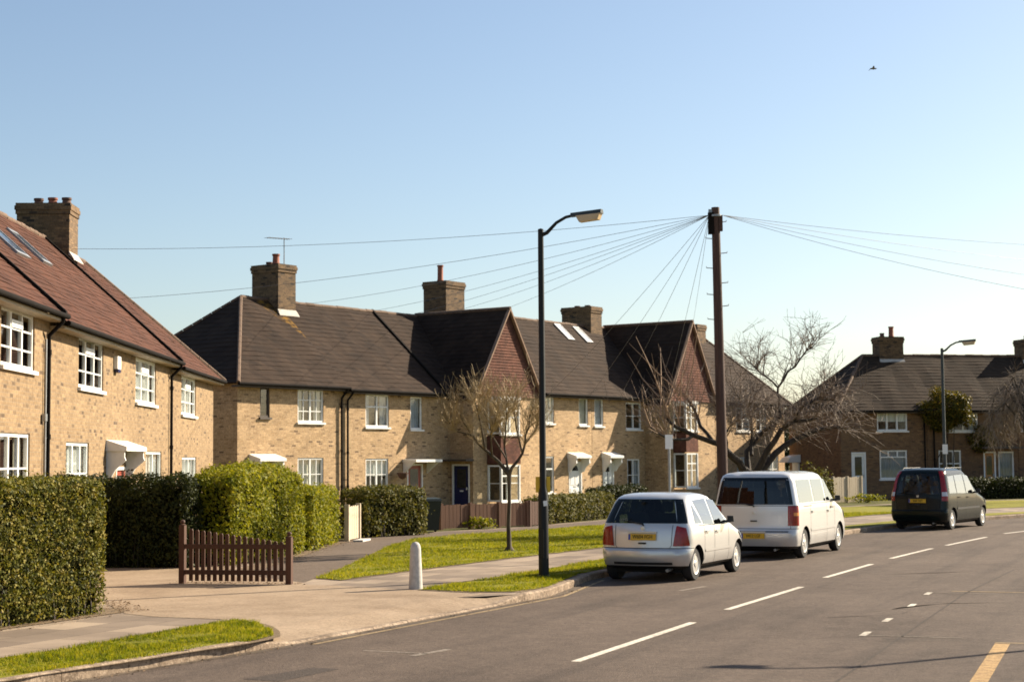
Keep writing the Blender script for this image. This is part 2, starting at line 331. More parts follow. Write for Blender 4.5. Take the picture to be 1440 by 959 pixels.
PAINTW = groundmat('worn_white_road_paint', [(.36, (.30,.26,.21)), (.46, (.52,.47,.40)), (.7, (.64,.59,.51))], 7., ((.66,.62,.54), (.20,.16,.13)), 34.)
PAINTF = groundmat('faded_white_road_paint', [(.3, (.11,.087,.07)), (.7, (.26,.22,.18))], 7., ((.32,.27,.22), (.08,.06,.05)), 30.)
PAINTY = groundmat('worn_yellow_road_paint', [(.36, (.20,.125,.062)), (.48, (.35,.225,.10)), (.7, (.42,.28,.135))], 7., ((.52,.35,.16), (.15,.10,.06)), 34.)
PAINTYF = groundmat('faded_yellow_road_paint', [(.3, (.15,.105,.062)), (.7, (.34,.25,.14))], 6., ((.36,.28,.16), (.09,.068,.05)), 30.)
GUTTER = groundmat('gutter_grit', [(.35, (.05,.037,.028)), (.5, (.10,.075,.055)), (.7, (.16,.12,.085))], 8., ((.2,.15,.11), (.03,.024,.018)), 30.)
PATCHM = groundmat('dark_asphalt_repair', [(.3, (.044,.034,.028)), (.7, (.070,.054,.045))], 2., ((.10,.08,.066), (.024,.02,.017)), 42., bumpd=.012)

# ------------------------------------------------------------------ ground, road, pavements
def unit(v): l = math.hypot(*v); return (v[0]/l, v[1]/l)
def offset(poly, d):      # d>0: to the left of travel
    out = []
    for k, p in enumerate(poly):
        a = poly[max(k-1, 0)]; b = poly[min(k+1, len(poly)-1)]
        t = unit((b[0]-a[0], b[1]-a[1])); out.append((p[0]-t[1]*d, p[1]+t[0]*d))
    return out
def resample(poly, step):
    out = [poly[0]]; acc = 0
    for a, b in zip(poly, poly[1:]):
        l = math.hypot(b[0]-a[0], b[1]-a[1]); n = max(1, round(l/step))
        for k in range(1, n+1): out.append((a[0]+(b[0]-a[0])*k/n, a[1]+(b[1]-a[1])*k/n))
    return out
def smoothline(poly, it=2):
    for _ in range(it):
        q = [poly[0]]
        for a, b in zip(poly, poly[1:]):
            q += [(.75*a[0]+.25*b[0], .75*a[1]+.25*b[1]), (.25*a[0]+.75*b[0], .25*a[1]+.75*b[1])]
        q.append(poly[-1]); poly = q
    return poly
KERB = [(-13.5,1.0), (-9.9,7.6), (-6.9,12.8), (-4.55,16.97), (-2.62,20.33), (-.25,25.28), (.58,27.02), (1.40,30.5), (4.35,37.5), (8.3,45.3), (11.0,50.3), (12.9,53.2), (15.6,56.7), (18.3,59.4), (23,63), (31,67.5), (45,73.5), (70,82)]
CENTRE = [(-12.,-12.), (.66,18.34), (4.87,28.4), (8.11,36.1), (9.92,39.9), (12.71,45.2), (13.9,47.2), (16.6,51.2), (20.2,55.2), (25.,58.8), (33.,63.), (46,68.), (72,76)]
RIGHTK = offset(CENTRE, -6.4)
def sheet(name, pts, z, mat, kind='structure', **kw):
    m = MB(); m.poly([(p[0], p[1], z) for p in pts]); o = m.build(name, mat); tag(o, kind=kind); return o
g = MB(); g.quad((-900,-300,-.06), (900,-300,-.06), (900,1600,-.06), (-900,1600,-.06)); tag(g.build('ground', FIELD), kind='structure')
rd = MB(); A_ = resample(KERB, 2.); 
rp = offset(KERB, .05) + list(reversed(offset(CENTRE, -6.5)))
tag(sheet('road', rp, 0., ROADM))
# raised land left of the kerb, set back where the kerb drops for the driveway
D0, D1 = (-2.62,20.33), (-.25,25.28)
def drop(p):    # 0 = full kerb, 1 = dropped
    t = ((p[0]-D0[0])*(D1[0]-D0[0])+(p[1]-D0[1])*(D1[1]-D0[1]))/((D1[0]-D0[0])**2+(D1[1]-D0[1])**2)
    return 1. if 0 <= t <= 1 else 0.
K2 = resample(KERB, .9)
edge = []
for p, q in zip(K2, offset(K2, .125)):
    edge.append(q)
ed_in = [q if not drop(p) else r for p, q, r in zip(K2, offset(K2, .13), offset(K2, .75))]
tag(sheet('pavement', ed_in + [(70,300), (-200,300), (-200,1)], .10, SLAB))
ed_base = [q for q in offset(K2, .1) if 15 < q[1] < 32] + [(-4.,31), (-7.,17)]
m = MB()
Kd = [p for p in K2 if drop(p)]
Ka = offset(K2, .13); Kb = offset(K2, .76)
idx = [i for i, p in enumerate(K2) if drop(p)]
for i in range(idx[0]-1, idx[-1]+1):
    za = .1 if i < idx[0] else .028; zb = .1 if i+1 > idx[-1] else .028
    m.quad((*Ka[i], za), (*Ka[i+1], zb), (*Kb[i+1], .106), (*Kb[i], .106))
    
m.build('driveway_ramp', DRIVE)['kind'] = 'structure'
m = MB()
for i in range(len(K2)-1):
    a, b = K2[i], K2[i+1]
    if a[1] > 75: break
    za = .03 if drop(a) else .118; zb = .03 if drop(b) else .118
    a2, b2 = offset(K2, .128)[i], offset(K2, .128)[i+1]
    g1 = .004
    def lp(p, q, t): return (p[0]+(q[0]-p[0])*t, p[1]+(q[1]-p[1])*t)
    a_, b_ = lp(a, b, g1), lp(a, b, 1-g1); a3, b3 = lp(a2, b2, g1), lp(a2, b2, 1-g1)
    j = random.uniform(-.004, .004)
    c1 = lp(a_, a3, .16); c2 = lp(b_, b3, .16)
    v = [(*a_, -.05), (*b_, -.05), (*b3, -.05), (*a3, -.05), (*a_, za-.022+j), (*b_, zb-.022+j), (*b3, zb+j), (*a3, za+j), (*c1, za+j), (*c2, zb+j)]
    o = len(m.v); m.v += v
    for q in ((0,1,5,4), (4,5,9,8), (8,9,6,7), (1,2,6,9,5), (3,0,4,8,7), (2,3,7,6)): m.f.append(tuple(o+k for k in q)); m.m.append(0)
tag(m.build('kerb', KERBM), kind='structure')
# opposite side of the road
rk = resample(RIGHTK, 1.8); m = MB()
for a, b, a2, b2 in zip(rk, rk[1:], offset(rk, -.125)[0:], offset(rk, -.125)[1:]):
    m.hexa([(*a2,-.05), (*b2,-.05), (*b,-.05), (*a,-.05), (*a2,.115), (*b2,.115), (*b,.11), (*a,.11)])
tag(m.build('kerb_opposite', KERBM), kind='structure')
tag(sheet('pavement_opposite', [(p[0], p[1]) for p in offset(RIGHTK, -.12)] + list(reversed(offset(RIGHTK, -3.4))), .10, SLAB))
tag(sheet('verge_opposite', offset(RIGHTK, -3.4) + [(200,70), (200,-60), (0,-60)], .098, GRASS))

def road_mark(name, pts, mat, z=.004): return tag(sheet(name, pts, z, mat))
def strip(pts, w):
    a = offset(pts, w/2); b = offset(pts, -w/2); return a+list(reversed(b))
# centre line: 4 m marks, 2 m gaps
cl = [(.66-6*.375,18.34-6*.927), (.66,18.34), (2.39,22.55), (3.08,24.39), (4.87,28.51), (5.66,30.63), (7.3,34.33), (8.11,36.17), (9.92,39.9), (10.6,41.2), (12.71,45.2), (13.75,47.1), (16.3,50.7), (17.9,52.5), (21.2,55.8), (23.0,57.2), (26.8,59.6), (28.6,60.6), (32.5,62.7)]
for k in range(1, len(cl)-1, 2): road_mark('centre_line_mark', strip([cl[k], cl[k+1]], .11), PAINTW)
road_mark('centre_line_mark', strip([(-2.0,12.1), (-.35,16.1)], .11), PAINTW)
hd = (.358,.934); hn = (.934,-.358)
for p in ((4.27,20.72), (4.93,22.45), (5.77,24.6), (6.53,26.7)): road_mark('bay_mark', strip([p, (p[0]+hd[0]*.5, p[1]+hd[1]*.5)], .09), PAINTW)
for p, l, w in (((4.33,20.76), 1.15, .06), ((6.65,27.1), 1.1, .05)): road_mark('bay_end_line', strip([p, (p[0]+hn[0]*l, p[1]+hn[1]*l)], w), PAINTF)
road_mark('bay_mark', strip([(-1.15,18.99), (-.76,19.6)], .10), PAINTF)
road_mark('bay_end_line', strip([(-1.75,19.55), (-.98,19.2)], .05), PAINTF)
road_mark('bay_end_line', strip([(2.75,27.9), (3.25,28.75)], .10), PAINTF)
road_mark('yellow_bay_line', strip([(3.3,13.1), (5.7,19.72)], .17), PAINTY)
road_mark('yellow_bay_line', strip([(5.65,19.85), (7.4,19.2)], .09), PAINTYF)
road_mark('yellow_bay_line', strip([(7.1,27.35), (9.2,26.6)], .10), PAINTYF)
ye = offset([p for p in resample(KERB, 1.) if 19.6 < p[1] < 31.], -.22)
road_mark('kerbside_yellow_line', strip(ye, .075), PAINTYF)
for pts in ([(5.2,24.3), (6.1,24.9), (6.35,26.2), (5.5,25.9)], [(3.2,24.2), (4.6,25.2), (4.5,25.7), (3.3,24.9)]): pass
road_mark('tarmac_seam', strip([(1.6,12.6), (7.2,26.9), (9.6,32.3)], .035), PATCHM)
road_mark('asphalt_patch', [(-2.75,17.1), (-2.15,18.0), (-1.85,17.85), (-2.35,16.9)], PATCHM, .003)
def crack(pts, w):
    q = smoothline([(x+random.uniform(-.06,.06), y+random.uniform(-.06,.06)) for x, y in resample(pts, .45)], 1)
    a = [(x+random.uniform(0,w), y) for x, y in q]; b = [(x-random.uniform(0,w), y-random.uniform(0,w)) for x, y in q]
    return a+list(reversed(b))
for pts, w in (([(5.4,24.2), (6.3,25.1), (7.4,25.3)], .05), ([(4.2,23.1), (5.2,23.4), (5.7,24.0)], .04), ([(6.2,31.2), (8.6,31.8)], .03)): road_mark('tar_crack', crack(pts, w), PATCHM)
gd = [p for p in resample(KERB, .3) if 9 < p[1] < 60]; gi = offset(gd, -.012); go_ = [(x+random.uniform(-.06,.06), y+random.uniform(-.06,.06)) for x, y in offset(gd, -.12)]
road_mark('gutter_dirt', gi+list(reversed(go_)), GUTTER, .003)
# driveway, grass verges, lawn, tarmac path (4 mm above the paving)
drv = [(-2.7,20.45)] + [p for p, q in zip(Kb, K2) if drop(q)] + [(-.45,26.15), (-1.55,27.1), (-3.0,28.3), (-3.6,28.6), (-3.65,30.0), (-5.2,30.8), (-5.6,33.9), (-9.8,34.4), (-9.8,31.6), (-6.0,24.9), (-5.4,23.4), (-4.9,22.9), (-3.9,22.45), (-3.6,21.6), (-3.35,20.75)]
drv = drv[1:]
sheet('driveway', drv, .104, DRIVE)
V1 = [(-11.2,5.3), (-6.78,12.9), (-4.47,17.05), (-3.0,19.55), (-2.78,20.2), (-2.88,20.75), (-3.2,21.75), (-3.55,22.2), (-3.75,22.25), (-4.1,21.6), (-4.55,20.5), (-5.05,19.2), (-5.55,18.23), (-7.9,14.3), (-12.3,6.)]
V2 = [(-1.55,27.12), (-.7,26.55), (.1,26.6), (.6,27.4), (1.27,30.55), (4.22,37.55), (8.15,45.35), (10.85,50.35), (12.75,53.3), (15.5,56.85), (18,59.6), (22.7,63.3), (30,67.6), (29.6,68.6), (22,64.4), (17,60.5), (14.5,57.8), (10.2,51.2), (7.2,46.2), (3.3,38.5), (.2,31.2), (-.4,29.9), (-1.2,28.3)]
LAWN = [(-3.55,30.0), (-3.05,29.5), (-1.68,32.35), (-.33,35.1), (2.13,39.6), (5.3,46.4), (8.6,53.0), (12.5,59.4), (15.5,63.2), (20.5,67.5), (29,72), (28,80), (20,76), (14.5,70), (9.8,65.5), (5.6,58.2), (2.7,52.6), (.6,49.2), (-1.6,46.4), (-2.6,44.6), (-3.0,41.5), (-3.2,36), (-3.35,32.3)]
def rough_edge(p, step, amp):
    q = resample(p+[p[0]], step)[:-1]
    return [(x+random.uniform(-amp, amp), y+random.uniform(-amp, amp)) for x, y in q]
for nm, P_ in (('grass_verge', V1), ('grass_verge', V2), ('lawn', LAWN)):
    big = rough_edge(offset(P_+[P_[0]], -.06)[:-1] if nm == 'lawn' else P_, .4, .02)
    sheet('soil_edge', big, .106, SOIL)
    sheet(nm, rough_edge(P_ if nm == 'lawn' else offset(P_+[P_[0]], .11)[:-1], .22, .06), .114, GRASS)
path = [(-3.62,29.), (-3.4,32.3), (-3.27,36), (-3.08,41.5), (-2.7,44.7), (-1.7,46.55), (.5,49.4), (2.6,52.9), (5.5,58.5), (4.6,59.3), (1.4,53.6), (.0,51.0), (-2.3,48.4), (-3.5,46.2), (-4.2,44.9), (-4.55,40), (-4.75,35), (-5.0,31.5), (-4.4,30.2)]
sheet('footpath', path, .1045, PATHM)
sheet('bare_earth_edge', [(-4.15,44.6), (-4.5,40), (-4.72,35), (-4.95,31.7), (-5.4,31.9), (-5.0,38.9), (-4.7,43), (-4.4,45)], .111, SOIL)
sheet('bare_earth_edge', [(-10.2,13.8), (-6.45,21.3), (-5.45,23.6), (-5.6,24.2), (-6.1,24.3), (-7,21.8), (-10.5,14.4)], .108, SOIL)
sheet('garden_ground', [(-4.5,44.9), (-3.8,46.3), (-2.5,48.7), (-.2,51.3), (1.2,53.9), (4.4,59.6), (9.5,66.5), (14.2,71.0), (20,77.2), (28,81), (69,100), (69,299), (-199,299), (-199,30), (-9.9,30), (-9.9,34.6), (-5.3,34.6), (-4.9,40)], .1035, GARDEN)
sheet('garden_ground', [(-6.45,21.5), (-6.2,24.6), (-9.9,31), (-9.9,29.9), (-198,29.9), (-198,2), (-14,2)], .1035, GARDEN)
tag(sheet('driveway_base', ed_base, .02, DRIVE))
def inside(px, py, poly):
    c = np.zeros(len(px), bool); n = len(poly)
    for i in range(n):
        x1, y1 = poly[i]; x2, y2 = poly[(i+1) % n]
        cond = ((y1 > py) != (y2 > py)) & (px < (x2-x1)*(py-y1)/(y2-y1+1e-12)+x1); c ^= cond
    return c
def arrmesh(name, V, Fq, mats, midx=None, parent=None):
    me = bpy.data.meshes.new(name); nv = len(V); nf, k = Fq.shape
    me.vertices.add(nv); me.vertices.foreach_set('co', V.astype(np.float32).ravel())
    me.loops.add(nf*k); me.loops.foreach_set('vertex_index', Fq.astype(np.int32).ravel())
    me.polygons.add(nf); me.polygons.foreach_set('loop_start', np.arange(nf, dtype=np.int32)*k)
    for q in mats: me.materials.append(q)
    if midx is not None: me.polygons.foreach_set('material_index', midx.astype(np.int32))
    me.update(calc_edges=True)
    o = bpy.data.objects.new(name, me); COL.objects.link(o)
    if parent: o.parent = parent
    return o
def grass(name, poly, dens, h, ymax, z=.112):
    P_ = np.array(poly); P_ = P_[:, :2]; lo = P_.min(0); hi = P_.max(0); hi[1] = min(hi[1], ymax)
    n = int(dens*(hi[0]-lo[0])*(hi[1]-lo[1])); x = RNG.uniform(lo[0], hi[0], n); y = RNG.uniform(lo[1], hi[1], n)
    k = inside(x, y, poly); x = x[k]; y = y[k]; n = len(x)
    pat = np.sin(x*2.1+y*1.3)+np.sin(x*4.7-y*3.9+1)+np.sin(y*6.1+x*1.7)*.7; kk = RNG.uniform(0, 1, n) > np.where(pat < -1.5, .7, np.where(pat < -1.1, .3, .02)); x = x[kk]; y = y[kk]; pat = pat[kk]; n = len(x)
    a = RNG.uniform(0, 2*np.pi, n); w = RNG.uniform(.4, 1, n)*h*.16; hh = h*RNG.uniform(.35, 1.2, n)*(.85+.22*pat); ln = RNG.uniform(-.6, .6, (n, 2))*hh[:, None]
    V = np.zeros((n, 3, 3)); V[:, 0] = np.c_[x-np.cos(a)*w, y-np.sin(a)*w, np.full(n, z)]; V[:, 1] = np.c_[x+np.cos(a)*w, y+np.sin(a)*w, np.full(n, z)]
    V[:, 2] = np.c_[x+ln[:, 0], y+ln[:, 1], z+hh]
    o = arrmesh(name, V.reshape(-1, 3), np.arange(n*3).reshape(n, 3), [BLADE]); return tag(o, kind='stuff')
grass('grass', offset([p for p in V1 if p[1] > 14]+[(-7.5,14.)], .1), 3000, .05, 24)
grass('grass', offset(V2, .08), 1600, .05, 46)
grass('grass', LAWN, 700, .06, 62)

# fallen leaves and grit along the hedge foot, the gutter and the gate
def litter(name, lines, n, size, spread):
    V = []; Fq = []
    for k in range(n):
        ln = random.choice(lines); i_ = random.randrange(len(ln)-1); u = random.random(); z = ln[i_][2]
        x = ln[i_][0]+(ln[i_+1][0]-ln[i_][0])*u+random.gauss(0, spread); y = ln[i_][1]+(ln[i_+1][1]-ln[i_][1])*u+random.gauss(0, spread)
        a = random.uniform(0, 6.28); s_ = size*random.uniform(.5, 1.4); o_ = len(V); c_, d_ = math.cos(a)*s_, math.sin(a)*s_
        V += [(x-c_, y-d_, z+.004), (x+d_*.5, y-c_*.5, z+random.uniform(.004, .02)), (x+c_, y+d_, z+.006), (x-d_*.5, y+c_*.5, z+random.uniform(.004, .02))]; Fq.append((o_, o_+1, o_+2, o_+3))
    tag(arrmesh(name, np.array(V), np.array(Fq), [LITTER]), kind='stuff')
LITTER = plain('dry_leaf', (.16,.095,.045), .8, .5, 9)
litter('leaf_litter', [[(-9.,15.,.108), (-5.5,23.5,.108)], [(-5.4,23.6,.106), (-6.1,25.5,.106)], [(-9.,33.2,.106), (-5.6,33.6,.106), (-5.5,30.5,.106)], [(-5.7,29.2,.108), (-3.7,28.7,.108)], [(-4.7,33,.108), (-4.55,40,.108), (-4.3,43.5,.108)]], 1200, .02, .14)
litter('leaf_litter', [[(-4.4,16.97,.003), (-2.5,20.3,.003), (-.1,25.28,.003), (.75,27.0,.003), (1.6,30.4,.003)], [(4.5,37.5,.003), (8.5,45.2,.003)]], 500, .015, .06)
# ------------------------------------------------------------------ houses
class Frame:      # x along the facade, y into the house
    def __init__(s, o, th): s.o = Vector((o[0], o[1], 0)); s.th = R(th); s.t = Vector((math.sin(s.th), math.cos(s.th), 0)); s.n = Vector((s.t.y, -s.t.x, 0)); s.rz = math.pi/2-s.th
    def at(s, x, off): return s.o+s.t*x+s.n*off
    def w(s, x, off, z): p = s.at(x, off); return Vector((p.x, p.y, z))
FA = Frame((-9.778,58.5), 35); FL = Frame((-9.938,55.5), -2.0); FR = Frame((18.11,82.), 78)

def wall_grid(mb, xs, ops, z0, z1, y, rev=.11, m=0, conv=None):
    # a wall in plane y with true openings and their reveals; conv maps (x,y,z)
    conv = conv or (lambda x, y, z: (x, y, z))
    X = sorted({xs[0], xs[1], *[q for o in ops for q in o[:2]]}); Z = sorted({z0, z1, *[q for o in ops for q in o[2:4]]})
    for a, b in zip(X, X[1:]):
        for c, d in zip(Z, Z[1:]):
            mx, mz = (a+b)/2, (c+d)/2
            if any(o[0] < mx < o[1] and o[2] < mz < o[3] for o in ops): continue
            mb.quad(conv(a,y,c), conv(b,y,c), conv(b,y,d), conv(a,y,d), m)
    for o in ops:
        a, b, c, d = o[:4]; e = y+rev
        mb.quad(conv(a,y,c), conv(a,y,d), conv(a,e,d), conv(a,e,c), m); mb.quad(conv(b,y,c), conv(b,e,c), conv(b,e,d), conv(b,y,d), m)
        mb.quad(conv(a,y,d), conv(b,y,d), conv(b,e,d), conv(a,e,d), m); mb.quad(conv(a,y,c), conv(a,e,c), conv(b,e,c), conv(b,y,c), m)
def slope(mb, A, B, C, D, n, lift=.014, m=0):     # tiled slope, A-B eave, D-C ridge, real course steps, slightly uneven
    A, B, C, D = map(Vector, (A, B, C, D)); nr = (B-A).cross((D+C)/2-(A+B)/2).normalized()
    if nr.z < 0: nr = -nr
    ph = random.uniform(0, 6)
    def un(p, edge): return 0. if edge else .016*math.sin(p.x*1.7+p.z*2.1+ph)+.012*math.sin(p.x*3.9-p.z*3.3+p.y*2)+random.uniform(-.005, .005)
    ns = max(1, int((B-A).length/.55))
    for i in range(n):
        t0, t1 = i/n, (i+1)/n
        a0, b0, c0, d0 = A.lerp(D, t0), B.lerp(C, t0), B.lerp(C, t1), A.lerp(D, t1)
        lo = [a0.lerp(b0, k/ns) for k in range(ns+1)]; hi = [d0.lerp(c0, k/ns) for k in range(ns+1)]
        lo2 = [p+nr*(lift+un(p, k in (0, ns))) for k, p in enumerate(lo)]; hi2 = [p+nr*(.002+un(p, i == n-1 or k in (0, ns))*.8) for k, p in enumerate(hi)]
        for k in range(ns):
            mb.quad(lo2[k], lo2[k+1], hi2[k+1], hi2[k], m); mb.quad(lo[k]-nr*.03, lo[k+1]-nr*.03, lo2[k+1], lo2[k], m)
def window(root, x0, x1, z0, z1, y=0, lights=2, rows=2, bars=1, top=None, net=None, conv=None, sill=True, frame_mat=None, dirx=1, fan=False):
    """white casement: frame (mullions, glazing bars) > pane, sill, curtain"""
    conv = conv or (lambda x, y, z: (x, y, z)); fm = frame_mat or WHITE
    def bx(mb, a, b, c, d, e, f):
        mb.hexa([conv(*q) for q in ((a,c,e), (b,c,e), (b,d,e), (a,d,e), (a,c,f), (b,c,f), (b,d,f), (a,d,f))])
    mb = MB(); ya, yb = y+.03, y+.10; fw = .07
    bx(mb, x0, x1, ya, yb, z0, z0+fw); bx(mb, x0, x1, ya, yb, z1-fw, z1); bx(mb, x0, x0+fw, ya+.002, yb, z0+fw, z1-fw); bx(mb, x1-fw, x1, ya+.002, yb, z0+fw, z1-fw)
    for k in range(1, lights):
        c = x0+(x1-x0)*k/lights; bx(mb, c-.04, c+.04, ya+.004, yb, z0+fw, z1-fw)
    if top:
        zt = z0+(z1-z0)*top; bx(mb, x0+fw, x1-fw, ya+.006, yb, zt-.03, zt+.03)
    w = (x1-x0)/lights
    for k in range(lights):
        a = x0+w*k
        if bars:
            for j in range(1, bars+1): c = a+w*j/(bars+1); bx(mb, c-.016, c+.016, ya+.015, yb-.01, z0+fw, z1-fw)
        for j in range(1, rows): zz = z0+(z1-z0)*j/rows; bx(mb, a+.03, a+w-.03, ya+.017, yb-.012, zz-.016, zz+.016)
    if fan:
        zt = z1-(z1-z0)*.22; bx(mb, x0+w, x0+2*w, ya-.012, ya+.03, zt-.1, zt+.04)
    fr = mb.build('window', fm, root)
    p = MB(); p.quad(conv(x0+.03,y+.07,z0+.03), conv(x1-.03,y+.07,z0+.03), conv(x1-.03,y+.07,z1-.03), conv(x0+.03,y+.07,z1-.03)); p.build('pane', GLASS, fr)
    if sill:
        s_ = MB(); bx(s_, x0-.06, x1+.06, y-.07, y+.05, z0-.075, z0-.003); s_.build('sill', fm, fr)
    if net:
        mat, cover = net; cm = MB(); rv = random.random()
        if mat is NET: mat = (NET, NET, NETW, NETP)[int(rv*4)]
        if mat is NET and cover[0] == 'full' and rv < .12: cover = ('full', .55)
        n = max(8, int((x1-x0)/.06)); zt = z1-.05; zb = z0+(z1-z0)*(1-cover[1]) if cover[1] < 1 else z0+.02
        if cover[0] == 'full': spans = [(x0+.02, x1-.02)]
        else: spans = [(x0+.02, x0+(x1-x0)*.27), (x1-(x1-x0)*.27, x1-.02)]
        for a, b in spans:
            cm = MB(); nn = max(5, int((b-a)/.05)); q = [(a+(b-a)*k/nn, y+.16+.025*math.sin(k*1.9)+.012*math.sin(k*.7+1)) for k in range(nn+1)]
            for (xa, yy), (xb, y2) in zip(q, q[1:]): cm.quad(conv(xa,yy,zb), conv(xb,y2,zb), conv(xb,y2,zt), conv(xa,yy,zt))
            cm.build('curtain', mat, fr)
    return fr
def door(root, x0, x1, z0, z1, mat, y=0, glaze='upper', conv=None, letter=True, frame=WHITE, arch=False):
    conv = conv or (lambda x, y, z: (x, y, z))
    def bx(mb, a, b, c, d, e, f): mb.hexa([conv(*q) for q in ((a,c,e), (b,c,e), (b,d,e), (a,d,e), (a,c,f), (b,c,f), (b,d,f), (a,d,f))])
    f = .07; mb = MB(); bx(mb, x0, x0+f, y-.01, y+.1, z0, z1); bx(mb, x1-f, x1, y-.01, y+.1, z0, z1); bx(mb, x0+f, x1-f, y-.008, y+.1, z1-f, z1)
    d = mb.build('door_frame', frame, root)
    l = MB(); a, b, zt = x0+f, x1-f, z1-f; h = zt-z0; bx(l, a, b, y+.05, y+.095, z0+.02, zt)
    w = b-a
    for (u0, u1, v0, v1) in ((.14, .46, .08, .40), (.54, .86, .08, .40)): bx(l, a+w*u0, a+w*u1, y+.035, y+.05, z0+h*v0, z0+h*v1)
    if glaze != 'upper':
        for (u0, u1, v0, v1) in ((.14, .46, .48, .78), (.54, .86, .48, .78)): bx(l, a+w*u0, a+w*u1, y+.035, y+.05, z0+h*v0, z0+h*v1)
    lf = l.build('door', mat, root)
    gl = MB()
    if glaze == 'upper': gl.quad(conv(a+w*.2,y+.045,z0+h*.5), conv(a+w*.8,y+.045,z0+h*.5), conv(a+w*.8,y+.045,z0+h*.93), conv(a+w*.2,y+.045,z0+h*.93))
    elif glaze == 'fan':
        c = a+w*.5; gl.poly([conv(c+w*.33*math.cos(t), y+.045, z0+h*.82+w*.3*math.sin(t)) for t in [math.pi*k/10 for k in range(11)]])
    else: gl.quad(conv(a+w*.3,y+.045,z0+h*.15), conv(a+w*.7,y+.045,z0+h*.15), conv(a+w*.7,y+.045,z0+h*.9), conv(a+w*.3,y+.045,z0+h*.9))
    gl.build('door_glass', DARKGL, lf)
    hd_ = MB(); bx(hd_, b-w*.16, b-w*.1, y-.0, y+.05, z0+h*.46, z0+h*.52)
    if letter: bx(hd_, a+w*.38, a+w*.62, y+.04, y+.052, z0+h*.42, z0+h*.45)
    hd_.build('door_handle', WHITE if mat is BLUEDOOR else STEEL, lf); return d
DARKGL = plain('dark_door_glass', (.015,.018,.02), .05, .1, spec=.8)
def hood(root, x0, x1, z, proj=.75, mat=WHITE, slopeh=.16, brackets=True, roofmat=None):
    m = MB()
    m.hexa([(x0,-proj,z), (x1,-proj,z), (x1,-.003,z), (x0,-.003,z), (x0,-proj,z+.10), (x1,-proj,z+.10), (x1,-.003,z+.10+slopeh), (x0,-.003,z+.10+slopeh)])
    o = m.build('door_hood', mat, root)
    if brackets:
        for xx in (x0+.05, x1-.13):
            b = MB()
            pts = [(xx,-.004,z), (xx,-.004,z-.62), (xx,-.12,z-.60), (xx,-.22,z-.42), (xx,-.45,z-.22), (xx,-proj+.06,z-.14), (xx,-proj+.06,z)]
            b.prism(list(reversed(pts)), (.08,0,0))
            b.build('hood_bracket', mat, o)
def gutter(root, x0, x1, ze, mat=BLACKP, cream=True):
    m = MB()
    m.tube([(x0,-.37,ze-.03), (x1,-.37,ze-.03)], .055, 8); m.build('gutter', mat, root, 60)
    s_ = MB(); s_.box(x0+.01, x1-.01, -.305, -.004, ze-.14, ze-.08); s_.build('eave_board', CREAM if cream else DARKSOF, root)
def downpipe(root, x, ztop, zb=.1, y=-.07, mat=BLACKP):
    m = MB(); m.tube([(x,-.36,ztop-.05), (x,-.33,ztop-.16), (x,y,ztop-.42), (x,y,ztop-.6), (x,y,zb)], .04, 8)
    for z in (ztop-.75, ztop-2.4, 1.2): m.tube([(x,y,z-.05), (x,y,z+.05)], .055, 8)
    m.build('downpipe', mat, root, 50)
def chimney(root, x0, x1, y0, y1, z0, z1, pots=(), flash=None, mat=None, base_slope=None):
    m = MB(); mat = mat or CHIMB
    m.box(x0, x1, y0, y1, z0, z1-.32); m.box(x0-.03, x1+.03, y0-.03, y1+.03, z1-.318, z1-.2); m.box(x0-.055, x1+.055, y0-.055, y1+.055, z1-.198, z1-.08); m.box(x0-.03, x1+.03, y0-.03, y1+.03, z1-.078, z1)
    c = m.build('chimney', mat, root)
    for px, py, r, h, pm in pots:
        p = MB(); p.lathe([(r*1.15,z1-.02), (r*1.15,z1+.06), (r,z1+.08), (r*.92,z1+h-.07), (r*1.12,z1+h-.06), (r*1.12,z1+h), (r*.8,z1+h), (r*.75,z1+h-.2)], 12); p.lathe([(r*.78,z1+h-.15),(0.001,z1+h-.15)],12); p.build('chimney_pot', pm, c, 50, loc=(px,py,0))
    if flash:
        zf, sl = flash      # mortar skirt on the front slope: z at front face, pitch
        f = MB(); f.hexa([(x0-.06,y0-.16,zf-.16*sl+.03), (x1+.06,y0-.16,zf-.16*sl+.03), (x1+.02,y0+.01,zf+.02), (x0-.02,y0+.01,zf+.02), (x0-.06,y0-.15,zf-.15*sl+.055), (x1+.06,y0-.15,zf-.15*sl+.055), (x1+.02,y0-.002,zf+.13), (x0-.02,y0-.002,zf+.13)])
        f.build('chimney_flashing', LEADW, c)
    return c

